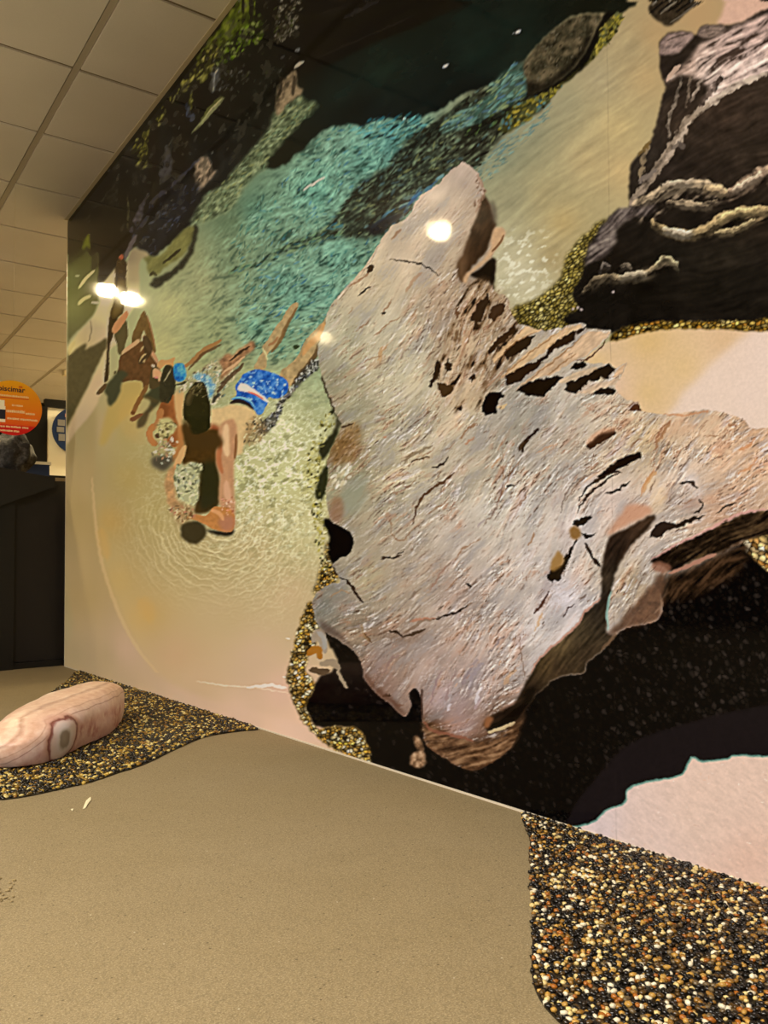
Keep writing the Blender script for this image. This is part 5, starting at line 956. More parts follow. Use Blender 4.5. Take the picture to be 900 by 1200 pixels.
    CR = [(ch, [(665, 680), (690, 610), (720, 590), (735, 560), (740, 600), (720, 640), (700, 690)], DK), (ch, [(735, 670), (750, 620), (790, 600), (805, 610), (790, 650), (760, 680)], (64, 44, 28)), (ch, [(600, 640), (615, 620), (620, 650), (605, 670)], (110, 78, 52)),
          (ch, [(520, 880), (530, 840), (545, 850), (540, 890), (530, 920)], (60, 44, 26)), (ch, [(555, 870), (575, 850), (590, 870), (570, 890)], DK), (ch, [(670, 700), (690, 680), (700, 700), (680, 720)], DK),
          (ci, [(495, 180), (515, 130), (530, 70), (540, 100), (525, 160), (505, 185)], DK), (ci, [(530, 170), (560, 170), (600, 190), (590, 215), (560, 225), (540, 215)], (70, 50, 28)), (ci, [(560, 90), (575, 70), (590, 95), (570, 115)], DK), (ci, [(660, 150), (680, 125), (690, 150), (670, 170)], DK),
          (ci, [(600, 270), (630, 260), (625, 280)], DK), (ci, [(710, 250), (730, 215), (770, 205), (800, 220), (770, 260), (770, 290), (730, 300), (712, 285)], (28, 19, 10)), (ci, [(770, 270), (810, 250), (800, 275)], (206, 176, 130)),
          (cj, [(100, 290), (150, 250), (190, 225), (232, 222), (205, 270), (150, 300), (120, 318)], (46, 32, 18)), (cj, [(40, 280), (70, 240), (150, 175), (160, 190), (110, 240), (50, 300)], (54, 36, 20)),
          (cj, [(110, 385), (160, 350), (230, 330), (280, 292), (296, 250), (400, 195), (396, 235), (310, 280), (250, 340), (180, 400), (120, 425)], (46, 30, 16)), (cj, [(400, 200), (445, 180), (430, 205), (405, 215)], (50, 36, 22)),
          (cj, [(155, 445), (215, 405), (300, 388), (352, 380), (310, 425), (268, 468), (200, 462)], (30, 20, 10)), (cj, [(375, 350), (400, 330), (430, 325), (445, 342), (400, 362)], (26, 18, 10)), (cj, [(355, 440), (360, 410), (420, 390), (480, 355), (530, 335), (560, 352), (530, 395), (450, 405), (400, 452)], (36, 25, 14)),
          (cj, [(470, 460), (480, 440), (520, 428), (562, 440), (550, 458)], (34, 24, 14)), (cj, [(20, 490), (50, 450), (95, 445), (100, 470), (72, 515), (75, 540), (30, 532)], (28, 19, 10)), (cj, [(370, 320), (430, 320), (480, 280), (520, 235), (540, 205), (500, 270), (440, 325)], (90, 58, 36)),
          (cj, [(440, 665), (490, 620), (560, 590), (560, 612), (510, 655), (455, 678)], (60, 38, 24)), (cj, [(480, 795), (540, 745), (600, 708), (662, 694), (640, 722), (590, 745), (560, 762), (500, 802)], (40, 26, 16)), (cj, [(610, 520), (640, 495), (662, 495), (664, 528), (640, 522)], (80, 48, 28)), (cj, [(530, 780), (560, 765), (585, 780), (555, 775)], DK),
          (ck, [(200, 412), (250, 385), (320, 335), (385, 312), (388, 328), (320, 368), (250, 402)], (34, 22, 14)), (ck, [(105, 600), (125, 582), (192, 570), (170, 598), (130, 616)], (36, 26, 16)), (ck, [(135, 640), (205, 642), (165, 662)], (40, 28, 18)), (ck, [(5, 820), (20, 790), (60, 770), (45, 820), (30, 840)], (34, 25, 14)),
          (ck, [(440, 612), (475, 590), (540, 602), (600, 572), (645, 570), (560, 612), (500, 625), (470, 652), (420, 660)], (44, 32, 24)), (cm, [(420, 262), (440, 240), (462, 245), (490, 190), (525, 135), (525, 165), (495, 225), (470, 275), (440, 282)], (40, 30, 18))]
    for f, p, c in CR: poly(f(p), c, .6, 2.6, .96, smooth=False)
    LT = [(cj, [(60, 310), (130, 240), (200, 180), (265, 200), (215, 215), (160, 245), (110, 285), (70, 330)], (214, 176, 130)), (cj, [(85, 400), (180, 305), (280, 230), (350, 192), (412, 172), (430, 184), (380, 205), (320, 240), (285, 275), (200, 335), (120, 378)], (210, 172, 126)),
          (cj, [(160, 435), (260, 350), (380, 262), (450, 202), (540, 206), (490, 258), (430, 308), (385, 325), (300, 378), (210, 405)], (208, 172, 134)), (cj, [(330, 402), (400, 370), (480, 347), (488, 357), (410, 392), (340, 418)], (200, 170, 134)), (cj, [(400, 452), (480, 418), (578, 392), (560, 422), (510, 432), (470, 450)], (204, 174, 142)),
          (cj, [(545, 388), (575, 350), (607, 330), (590, 370), (570, 388)], (210, 170, 130)), (cj, [(490, 405), (500, 385), (515, 395), (505, 412)], (200, 180, 150))]
    for f, p, c in LT: poly(f(p), c, .7, 2.4, .8, smooth=False, var=.2, vs=3, ang=38, st=3)
    for p in ([(70, 330), (160, 245), (240, 205)], [(100, 390), (200, 300), (330, 205)], [(180, 425), (300, 330), (430, 220)], [(280, 380), (400, 290)]): line(cj(p), 1.6, (140, 100, 64), 1.2, 2, .7)
    poly(ck([(250, 640), (300, 570), (340, 520), (415, 530), (430, 560), (340, 602), (272, 642)]), (198, 142, 108), 2, 2, .8); poly(ck([(165, 272), (200, 230), (280, 205), (280, 225), (220, 240), (180, 275)]), (206, 156, 120), 1, 1, .7)
    poly(cm([(430, 230), (450, 180), (470, 160), (490, 190), (465, 235)]), (156, 116, 62), 1, 2, .9); poly(ck([(95, 640), (105, 610), (135, 620), (140, 650), (115, 665)]), (130, 92, 44), 1, 2, .9)
    # ---- central channel and shaded undersides
    chan = ck([(255, 665), (320, 625), (430, 566), (440, 592), (385, 650), (325, 720), (285, 800), (270, 870)]) + cm([(690, 290), (672, 350), (662, 430), (662, 486), (690, 505), (650, 560), (590, 610), (570, 655), (470, 670), (400, 722), (340, 792), (290, 868), (200, 892), (165, 870), (180, 835), (290, 772), (330, 695), (350, 662), (400, 585), (460, 532), (540, 462), (580, 402), (640, 342), (642, 240)])
    shd = cfield([(715, 640, 46, 34, 26), (700, 680, 58, 48, 36), (705, 730, 52, 44, 34), (680, 740, 74, 62, 44), (660, 760, 88, 72, 48), (640, 780, 84, 66, 42), (620, 810, 44, 33, 24), (690, 770, 56, 44, 32), (600, 840, 48, 34, 24), (700, 700, 40, 34, 28), (655, 785, 62, 48, 34), (735, 610, 60, 44, 32)])
    w, m = pmask(chan, 1.2, 2)
    comp(w, m, (shd * (1 + .12 * r2)[..., None])[w])
    poly(cm([(185, 885), (230, 842), (285, 800), (325, 765), (335, 715), (380, 720), (340, 790), (285, 850)]), (20, 14, 10), 2, 2, .9)
    line(cm([(180, 893), (230, 880), (290, 855)]), 4.5, (196, 172, 130), 1, 1.5, .95); poly(cm([(165, 860), (175, 835), (200, 830), (190, 870), (172, 880)]), (160, 104, 66), 1, 1.5, .8)
    line(cm([(640, 345), (580, 402), (540, 462), (460, 530), (400, 582), (352, 655)]), 2.6, (188, 138, 116), 1.4, 2, .8); line(cm([(668, 480), (664, 400), (680, 320)]), 2.6, (150, 190, 176), 1.2, 1, .7)
    poly(cm([(745, 405), (800, 345), (850, 290), (890, 240), (905, 300), (890, 400), (845, 450), (750, 470), (690, 502), (668, 490), (700, 460)]), (92, 64, 46), 2.5, 3, .85, var=.3, vs=5); line(cm([(855, 410), (885, 380), (880, 330)]), 3, (150, 120, 96), 2, 1, .6)
    line(cm([(640, 560), (680, 520), (700, 495)]), 4, (110, 84, 62), 1.5, 1.5, .8)
    # dark overhang to the right
    w, m = pmask(ck([(428, 752), (520, 692), (640, 640), (760, 580), (850, 552), (910, 548), (1100, 500), (1200, 500), (1200, 620), (960, 640), (905, 645), (860, 655), (800, 672), (700, 722), (690, 725), (600, 752), (520, 792), (470, 772)]), 1.2, 2)
    comp(w, m, ramp(r2[w] * .18 + .5 + .5 * sstep(820, 900, GX[w]) * .3, [(.1, (20, 14, 9)), (.5, (34, 25, 17)), (.8, (66, 50, 34)), (1, (90, 70, 46))]))
    poly(ck([(430, 780), (450, 755), (500, 765), (510, 785), (470, 800)]), (140, 96, 74), 1, 2, .8)
    w, m = pmask(ck([(480, 905), (490, 810), (560, 790), (690, 728), (800, 676), (820, 720), (780, 800), (720, 840), (600, 900)]), 4, 3)
    comp(w, m, ramp(r2[w] * .2 + .5, [(.1, (20, 14, 10)), (.5, (42, 30, 20)), (.9, (78, 56, 38))]))
    line(ck([(500, 802), (580, 772), (640, 745), (692, 726)]), 5, (168, 122, 100), 1.2, 1.5, .95); line(ck([(425, 748), (540, 680), (650, 630), (760, 572), (850, 548), (900, 545)]), 3, (204, 152, 140), 1.6, 2, .8)
    # ---- left lobe, foot and chin in shade
    poly(cl([(330, 440), (362, 480), (372, 530), (400, 580), (450, 620), (500, 665), (540, 690), (520, 650), (470, 600), (420, 570), (385, 520)]), (96, 66, 50), 1.5, 2, .8)
    poly(cl([(205, 345), (270, 380), (330, 428), (350, 460), (330, 420), (280, 360), (225, 320), (190, 300)]), (84, 66, 56), 1.5, 2, .7)
    w, m = pmask(cq([(490, 60), (560, 100), (640, 120), (700, 110), (760, 70), (790, 40), (775, 90), (742, 148), (670, 194), (620, 204), (560, 174), (502, 130)]), 2.5, 2.5)
    comp(w, m * .92, ramp(r2[w] * .2 + .5, [(.1, (54, 36, 24)), (.5, (104, 74, 50)), (.9, (158, 122, 88))]))
    line(cq([(490, 65), (520, 90), (580, 105), (640, 120)]), 4, (140, 88, 66), 2, 2, .7)
    line(cl([(605, 580), (605, 640), (608, 700)]), 3, (70, 50, 40), 1.2, 1, .8)
    # ---- scattered chips along the grain
    w, m = pmask(out, 0, 0)
    rr = np.clip(rough[w] - .35, 0, 1) * m
    pk = (w, (rr > np.random.RandomState(4).rand(*rr.shape) * .9) & (CAN[w].mean(-1) > 120))
    dabs(pk, 420, 6, 1.3, [(236, 222, 208), (246, 236, 226), (160, 112, 84), (120, 84, 62), (206, 160, 126), (226, 206, 188), (96, 70, 54)], 121, 0, 14, .62, vf)
    dabs(pk, 170, 8, 1.4, [(104, 74, 54), (70, 50, 36), (140, 100, 76)], 122, 0, 12, .75, vf)
    og = region(ci([(120, 420), (150, 360), (200, 330), (215, 400), (190, 480), (120, 500), (90, 480)]), 3, 3); comp(og[0], og[1] * .5, (140, 100, 56)); dabs(og, 40, 7, 2, [(110, 80, 44), (176, 140, 90), (90, 66, 36)], 123, 50, 20, .6)
    gs = region(ci([(140, 600), (170, 560), (230, 540), (250, 600), (220, 680), (160, 700), (135, 660)]), 4, 2); comp(gs[0], gs[1] * .7, (148, 146, 122))
    wl = region(ci([(90, 590), (120, 520), (180, 500), (180, 550), (140, 590), (100, 620)]), 2, 2); dabs(wl, 34, 9, 3, [(230, 218, 190), (196, 180, 140), (240, 232, 210)], 124, 55, 14, .7)
    bl = region(ci([(90, 700), (110, 630), (140, 640), (150, 700), (120, 740)]), 2, 2); comp(bl[0], bl[1] * .6, (140, 96, 66))
M['edge'] = mat('ceiling_edge_strip', (214, 206, 186), .5, .3)
M['dim'] = mat('dark_shelved_wall', (92, 80, 64), .8, .2)
# ------------------------------------------------------------------ the room
def struct(o): o['kind'] = 'structure'; return o
WALL_END = 4.905
struct(box('floor', (-3.6, -2.6, -.06), (4.0, 10.6, 0), M['sand']))
w_ = struct(box('wall_right', (WALL_X, -2.6, 0), (WALL_X + .13, WALL_END, CEIL_Z + .02), M['wall']))
struct(box('wall_left', (-3.6, -2.6, 0), (-3.5, 10.6, CEIL_Z + .1), M['dim']))
struct(box('wall_back', (-3.6, -2.7, 0), (4.0, -2.6, CEIL_Z + .1), M['dim']))
struct(box('wall_far', (-3.6, 10.42, 0), (4.1, 10.55, CEIL_Z + .1), M['dark']))
struct(box('wall_side', (4.0, -2.6, 0), (4.1, 10.6, CEIL_Z + .1), M['wall']))
struct(box('baseboard_right', (WALL_X - .0035, -2.6, 0), (WALL_X, WALL_END, .0045), M['trim']))
struct(box('trim_1', (WALL_X - .020, -2.6, CEIL_Z - .0015), (WALL_X, WALL_END, CEIL_Z + .004), M['edge']))
struct(box('trim_2', (WALL_X - .002, WALL_END - .004, .0), (WALL_X + .132, WALL_END + .003, CEIL_Z), M['trim']))
# suspended ceiling: runners, cross tees, tiles
GX0, GY0, GS = 0.904, 3.378, 0.6
ceil_o = struct(box('ceiling', (-3.6, -2.6, CEIL_Z + .05), (4.1, 10.6, CEIL_Z + .1), M['void']))
nx0, nx1, ny0, ny1 = -8, 5, -10, 12
for i in range(nx0, nx1 + 1):
    x = GX0 + i * GS
    if -3.5 < x < 4.0: box('grid_runner', (x - .0125, -2.6, CEIL_Z + .0015), (x + .0125, 10.42, CEIL_Z + .03), M['bar'], ceil_o)
tee = None; tile = None
holes = [(x, y) for x, y, w in FILL_PANELS]
for i in range(nx0, nx1):
    for j in range(ny0, ny1):
        cx, cy = GX0 + (i + .5) * GS, GY0 + (j + .5) * GS
        if not (-3.5 < cx - .3 + .05 and cx + .3 < 4.05 and cy - .3 > -2.65 and cy < 10.5): continue
        if tee is None:
            tee = box('cross_tee', (-.287, -.0095, .008), (.287, .0095, .03), M['tee'], ceil_o); t_o = tee
            tile = box('ceiling_tile', (-.2845, -.2905, 0), (.2845, .2905, .015), M['tile'], ceil_o, .0015); c_o = tile
        else:
            t_o = tee.copy(); COL.objects.link(t_o); t_o.parent = ceil_o
            c_o = None
        t_o.location = (cx, cy - .3, CEIL_Z)
        if any(abs(cx - hx) < .3 and abs(cy - hy) < .3 for hx, hy in holes) and c_o is None: continue
        if c_o is None: c_o = tile.copy(); COL.objects.link(c_o); c_o.parent = ceil_o
        c_o.location = (cx, cy, CEIL_Z)
# lamps
def ring(name, r0, r1, z0, z1, m, parent, seg=28):
    v = []; f = []
    for k in range(seg):
        a = 2 * math.pi * k / seg; c, s = math.cos(a), math.sin(a)
        v += [(r0 * c, r0 * s, z0), (r1 * c, r1 * s, z0), (r1 * c, r1 * s, z1), (r0 * c, r0 * s, z1)]
    for k in range(seg):
        a, b = 4 * k, 4 * ((k + 1) % seg)
        for q in range(4): f.append((a + q, a + (q + 1) % 4, b + (q + 1) % 4, b + q))
    return mesh_obj(name, v, f, m, parent)
LL = ['globe ceiling bulb at the far end, first of the pair nearest the mural', 'globe ceiling bulb at the far end, second of the pair from the mural', 'globe ceiling bulb left of the mural rock, nearer the camera', 'globe ceiling bulb at the far end, away from the mural']
for k, (x, y, w, kd) in enumerate(LAMPS):
    r = tag(empty('ceiling_bulb', (x, y, CEIL_Z)), LL[k], 'lamp', 'ceiling bulbs')
    ring('bezel', .020, .055, -.012, 0, M['metal'], r); ring('stem', .003, .006, BULB_Z - CEIL_Z + .06, -.004, M['metal'], r, 10); ring('socket', .012, .020, BULB_Z - CEIL_Z + .03, BULB_Z - CEIL_Z + .065, M['metal'], r)
    bm = bmesh.new(); bmesh.ops.create_uvsphere(bm, u_segments=20, v_segments=12, radius=.036)
    for v in bm.verts: v.co.z += BULB_Z - CEIL_Z
    bm_obj('globe', bm, M['glow'], r, True)
PL = ['added square fill-light panel beside the camera', 'added square fill-light panel behind the camera', 'added square fill-light panel far from the mural by the left wall', 'added square fill-light panel hidden behind the mural wall, nearer its end', 'added square fill-light panel hidden behind the mural wall, by the dark far wall']
for k, (x, y, w) in enumerate(FILL_PANELS):
    r = tag(empty('added_fill_panel', (x, y, CEIL_Z)), PL[k], 'lamp', 'added fill-light panels')  # body of an added fill panel, kept out of view
    box('diffuser', (-.27, -.27, 0), (.27, .27, .004), M['fill_glow'], r)
    for a, b in (((-.29, -.29, -.003), (.29, -.27, .012)), ((-.29, .27, -.003), (.29, .29, .012)), ((-.29, -.27, -.003), (-.27, .27, .012)), ((.27, -.27, -.003), (.29, .27, .012))): box('panel_frame', a, b, M['metal'], r)

# ------------------------------------------------------------------ the mural
def sheet_xy(y, z):
    """wall position -> sheet coordinates of the print (the print was shot as a perspective view; this lays it out flat)"""
    P = np.stack([np.full_like(y, WALL_X), y, z - CAM_Z]); c = CM.T @ P.reshape(3, -1)
    return (c[0] / c[2] * FPX + CXP).reshape(y.shape), (c[1] / c[2] * FPX + CYP).reshape(y.shape)
def fold(v, lo, hi):
    """mirror positions beyond the painted sheet back into it"""
    t = np.mod(v - lo, 2 * (hi - lo)); return lo + np.where(t > hi - lo, 2 * (hi - lo) - t, t)
def pieces(a, least=500):
    """connected pieces of the cut-up print; crumbs join the piece to their left"""
    nr, nc = a.shape; runs = []; prev = []; par = []
    def find(i):
        while par[i] != i: par[i] = par[par[i]]; i = par[i]
        return i
    for r in range(nr):
        e = np.flatnonzero(np.diff(a[r])) + 1; st = np.concatenate([[0], e]); en = np.concatenate([e, [nc]]); cur = []
        j = 0
        for s0, s1 in zip(st.tolist(), en.tolist()):
            i = len(par); par.append(i); k = int(a[r, s0]); cur.append((s0, s1, k, i)); runs.append((r, s0, s1, k, i))
            while j < len(prev) and prev[j][1] <= s0: j += 1
            q = j
            while q < len(prev) and prev[q][0] < s1:
                if prev[q][2] == k: par[find(i)] = find(prev[q][3])
                q += 1
        prev = cur
    area = {}
    for r, s0, s1, k, i in runs: g = find(i); area[g] = area.get(g, 0) + s1 - s0
    out = np.zeros(a.shape, np.int32); num = {}; kinds = []; left = 0
    big = [g for g in area if area[g] >= least]
    for r, s0, s1, k, i in runs:
        g = find(i)
        if area[g] >= least:
            if g not in num: num[g] = len(kinds); kinds.append(k)
            left = num[g]
        elif s0 == 0 and r: left = out[r - 1, 0]
        out[r, s0:s1] = left
    return out, kinds
def hang_mural():
    Y_NEAR = .60
    px = np.linspace(74, 974, 690)     # cells get finer towards the far end of the wall
    kx = CM[0, 0] * (px - CXP) + CM[0, 2] * FPX; ky = CM[1, 0] * (px - CXP) + CM[1, 2] * FPX
    ys = ky / kx * WALL_X
    ys = np.concatenate([[WALL_END], ys[(ys < WALL_END - .002)]])
    ys = np.concatenate([ys, np.linspace(ys[-1], -1.2, 60)[1:]])
    zs = np.concatenate([np.linspace(.0045, 1.47, 860), np.linspace(1.47, CEIL_Z - .002, 400)[1:]])
    Yg, Zg = np.meshgrid(ys, zs)
    Yf = np.where(Yg < Y_NEAR, 2 * Y_NEAR - Yg, Yg)
    sx, sy = sheet_xy(Yf.astype(np.float64), Zg.astype(np.float64))
    over = np.clip(2 - sy, 0, None); sy = np.where(sy < 2, 3 + 10 * np.abs(np.sin(sy * .021 + 3 * vnoise(sx / 40, sy / 40, 5))), sy); sx = np.clip(sx, SX0 + 1, SX0 + SW - 2); sy = np.clip(sy, SY0 + 1, SY0 + SH - 2)
    colr = bil(np.clip(CAN, 0, 255), sx.astype(np.float32), sy.astype(np.float32)) / 255.0
    # above the traced part the picture goes on: dark trees to the left, pale sand to the right
    k_ = sstep(0, 70, over)[..., None]; nz = fbm((Yg * 220).astype(np.float32), (Zg * 220).astype(np.float32), 14, 4, 160)[..., None]; rt = sstep(700, 770, sx + 40 * (nz[..., 0] - .5))[..., None]
    far = (np.array((20, 17, 10)) * (.4 + 1.2 * nz) * (1 - rt) + np.array((196, 164, 124)) * (.9 + .2 * nz) * rt) / 255.0
    colr = colr * (1 - k_) + far * k_
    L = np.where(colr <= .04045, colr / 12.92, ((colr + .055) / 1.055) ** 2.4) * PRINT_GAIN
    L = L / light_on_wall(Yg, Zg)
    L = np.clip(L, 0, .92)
    nr, nc = Yg.shape
    ids = IDS[(np.clip((sy + .5).astype(int) - SY0, 0, SH - 1), np.clip((sx + .5).astype(int) - SX0, 0, SW - 1))]
    ids = np.where(over > 35, np.where(rt[..., 0] > .5, SAND, TREES), ids).astype(np.uint8)
    fid = ids[:-1, :-1]
    verts = np.stack([np.full(Yg.shape, WALL_X - .0012), Yg, Zg], -1).reshape(-1, 3).astype(np.float32)
    rows, cols = np.meshgrid(np.arange(nr - 1), np.arange(nc - 1), indexing='ij')
    v0 = rows * nc + cols; quad = np.stack([v0, v0 + nc, v0 + nc + 1, v0 + 1], -1)
    L4 = np.concatenate([L, np.ones(L.shape[:2] + (1,))], -1).reshape(-1, 4).astype(np.float32)
    root = tag(empty('wall_mural', (WALL_X, 2.0, 0)), 'huge glossy photo mural of bathers and a big rock, covering the wall', 'mural')
    N = {SAND: ('printed_sand', None), WATER: ('printed_water', 'pictured turquoise and shaded pool water'), TREES: ('printed_trees', 'pictured dark trees and bank'), BOULDER: ('printed_boulder', 'pictured dark boulder at the upper right'), ROCK: ('printed_rock', 'pictured large pale pinkish rock'),
         GRAVEL: ('printed_gravel', 'pictured yellow gravel'), SHADE: ('printed_shadow', 'pictured black shadow under the large rock'), MAN: ('printed_person', 'pictured man in blue swimming trunks lying on his elbows'), BOY: ('printed_person', 'pictured child lying behind the man'),
         WOMAN: ('printed_person', 'pictured bathers sitting and lying at the water edge'), STANDER: ('printed_person', 'pictured dark upright figure by the path'), STONE: ('printed_stone', 'pictured stone under water')}
    comp_id, kinds = pieces(fid)
    fl = comp_id.ravel(); quad = quad.reshape(-1, 4); order = np.argsort(fl, kind='stable'); cut = np.searchsorted(fl[order], np.arange(len(kinds) + 1))
    for q, k in enumerate(kinds):
        f = quad[order[cut[q]:cut[q + 1]]]
        if len(f) == 0: continue
        nm, lb = N[k]
        u, inv = np.unique(f.ravel(), return_inverse=True)
        me = bpy.data.meshes.new(nm); nv, nf = len(u), len(f)
        me.vertices.add(nv); me.vertices.foreach_set('co', (verts[u] - np.array([WALL_X, 2.0, 0], np.float32)).ravel())
        me.loops.add(nf * 4); me.loops.foreach_set('vertex_index', inv.astype(np.int32).ravel())
        me.polygons.add(nf); me.polygons.foreach_set('loop_start', np.arange(0, nf * 4, 4, dtype=np.int32)); me.polygons.foreach_set('loop_total', np.full(nf, 4, np.int32))
        me.update(calc_edges=True)
        at = me.color_attributes.new('print_colour', 'FLOAT_COLOR', 'POINT'); at.data.foreach_set('color', L4[u].ravel())
        me.materials.append(M['print'])
        o = link(bpy.data.objects.new(nm, me), root)
        if lb: o['label'] = lb
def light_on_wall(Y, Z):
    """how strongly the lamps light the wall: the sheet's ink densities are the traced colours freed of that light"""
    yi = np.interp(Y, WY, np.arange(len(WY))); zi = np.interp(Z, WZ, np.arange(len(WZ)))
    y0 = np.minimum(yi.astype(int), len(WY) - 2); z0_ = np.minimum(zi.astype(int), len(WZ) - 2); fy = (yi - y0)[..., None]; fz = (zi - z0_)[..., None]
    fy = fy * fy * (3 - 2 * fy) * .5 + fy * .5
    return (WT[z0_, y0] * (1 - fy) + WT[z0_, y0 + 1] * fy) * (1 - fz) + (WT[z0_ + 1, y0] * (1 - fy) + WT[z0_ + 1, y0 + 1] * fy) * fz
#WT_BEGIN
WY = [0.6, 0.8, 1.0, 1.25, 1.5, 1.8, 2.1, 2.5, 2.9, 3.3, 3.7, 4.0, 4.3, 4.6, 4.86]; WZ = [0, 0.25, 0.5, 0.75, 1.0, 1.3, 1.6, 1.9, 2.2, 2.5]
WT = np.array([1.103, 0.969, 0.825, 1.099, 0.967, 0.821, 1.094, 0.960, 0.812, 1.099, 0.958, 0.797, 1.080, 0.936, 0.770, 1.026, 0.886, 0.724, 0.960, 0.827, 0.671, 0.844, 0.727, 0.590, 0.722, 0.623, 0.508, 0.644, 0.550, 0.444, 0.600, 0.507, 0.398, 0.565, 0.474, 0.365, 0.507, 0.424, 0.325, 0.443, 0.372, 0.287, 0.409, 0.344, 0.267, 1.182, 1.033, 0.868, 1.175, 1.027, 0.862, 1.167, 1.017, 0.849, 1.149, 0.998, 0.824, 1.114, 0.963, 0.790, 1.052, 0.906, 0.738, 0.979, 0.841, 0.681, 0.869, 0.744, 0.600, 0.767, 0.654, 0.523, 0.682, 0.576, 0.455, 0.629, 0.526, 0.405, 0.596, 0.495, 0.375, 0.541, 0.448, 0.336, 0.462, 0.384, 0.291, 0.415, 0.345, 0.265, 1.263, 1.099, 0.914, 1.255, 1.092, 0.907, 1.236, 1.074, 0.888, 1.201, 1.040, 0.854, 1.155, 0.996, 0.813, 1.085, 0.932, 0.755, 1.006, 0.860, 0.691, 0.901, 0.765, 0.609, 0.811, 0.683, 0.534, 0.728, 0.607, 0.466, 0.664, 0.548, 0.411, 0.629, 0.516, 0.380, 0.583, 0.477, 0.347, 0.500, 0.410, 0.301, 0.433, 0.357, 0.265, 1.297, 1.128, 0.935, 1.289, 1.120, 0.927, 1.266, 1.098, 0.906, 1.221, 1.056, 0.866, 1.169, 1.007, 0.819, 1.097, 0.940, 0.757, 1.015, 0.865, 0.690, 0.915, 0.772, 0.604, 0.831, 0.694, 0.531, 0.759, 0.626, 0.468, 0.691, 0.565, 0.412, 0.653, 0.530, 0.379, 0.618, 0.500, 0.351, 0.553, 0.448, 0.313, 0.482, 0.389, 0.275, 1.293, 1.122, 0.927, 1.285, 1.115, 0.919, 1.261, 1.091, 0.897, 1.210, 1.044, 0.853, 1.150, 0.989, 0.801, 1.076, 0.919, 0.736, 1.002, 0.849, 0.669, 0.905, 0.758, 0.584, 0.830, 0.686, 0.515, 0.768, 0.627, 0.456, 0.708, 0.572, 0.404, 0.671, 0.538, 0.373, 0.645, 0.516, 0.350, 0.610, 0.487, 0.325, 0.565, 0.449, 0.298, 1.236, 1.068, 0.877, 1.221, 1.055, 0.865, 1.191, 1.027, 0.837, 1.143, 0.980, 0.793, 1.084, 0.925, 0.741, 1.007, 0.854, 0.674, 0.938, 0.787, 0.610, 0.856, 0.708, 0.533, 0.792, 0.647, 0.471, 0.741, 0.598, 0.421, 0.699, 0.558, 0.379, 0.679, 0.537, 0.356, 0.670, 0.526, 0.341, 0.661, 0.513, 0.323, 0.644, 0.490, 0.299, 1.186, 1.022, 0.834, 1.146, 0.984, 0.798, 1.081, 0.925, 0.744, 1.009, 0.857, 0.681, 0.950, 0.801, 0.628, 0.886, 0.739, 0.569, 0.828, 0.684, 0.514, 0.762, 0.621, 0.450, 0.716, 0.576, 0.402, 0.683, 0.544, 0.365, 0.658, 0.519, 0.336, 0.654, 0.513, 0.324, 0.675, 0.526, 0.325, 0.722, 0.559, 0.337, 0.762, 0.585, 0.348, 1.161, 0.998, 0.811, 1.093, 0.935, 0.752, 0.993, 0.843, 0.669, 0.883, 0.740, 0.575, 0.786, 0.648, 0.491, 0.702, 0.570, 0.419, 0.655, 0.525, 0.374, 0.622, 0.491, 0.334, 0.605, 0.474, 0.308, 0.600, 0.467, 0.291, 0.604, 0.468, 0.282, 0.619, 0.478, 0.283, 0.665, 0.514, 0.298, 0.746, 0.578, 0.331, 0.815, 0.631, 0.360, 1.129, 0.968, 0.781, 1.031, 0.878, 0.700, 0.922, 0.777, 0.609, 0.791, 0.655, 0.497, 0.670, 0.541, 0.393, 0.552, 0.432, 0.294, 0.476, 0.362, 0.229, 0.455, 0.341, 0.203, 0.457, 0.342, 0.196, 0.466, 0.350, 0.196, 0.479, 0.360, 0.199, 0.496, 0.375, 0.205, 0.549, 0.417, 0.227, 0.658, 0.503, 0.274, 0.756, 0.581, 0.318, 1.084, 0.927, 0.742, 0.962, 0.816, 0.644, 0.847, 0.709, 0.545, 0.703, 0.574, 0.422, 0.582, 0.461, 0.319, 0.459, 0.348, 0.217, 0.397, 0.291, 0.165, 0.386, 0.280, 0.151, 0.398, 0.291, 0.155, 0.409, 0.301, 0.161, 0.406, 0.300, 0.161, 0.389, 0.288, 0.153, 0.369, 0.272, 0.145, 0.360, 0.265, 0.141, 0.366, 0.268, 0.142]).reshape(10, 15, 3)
#WT_END
PRINT_GAIN = 1.0
for fn in (paint_ground, paint_dark_pool, paint_weed, paint_trees, paint_bank_texture, paint_log, paint_left_bank, paint_people, paint_boulder, paint_shade, paint_rock, paint_seams): fn()
# crispen the print
CAN += .42 * (CAN - blur(CAN, 2)); CAN += .25 * (CAN - blur(CAN, 1)); CAN[:] = 122 + (CAN - 122) * 1.07 - 2; np.clip(CAN, 3, 252, out=CAN)
hang_mural()
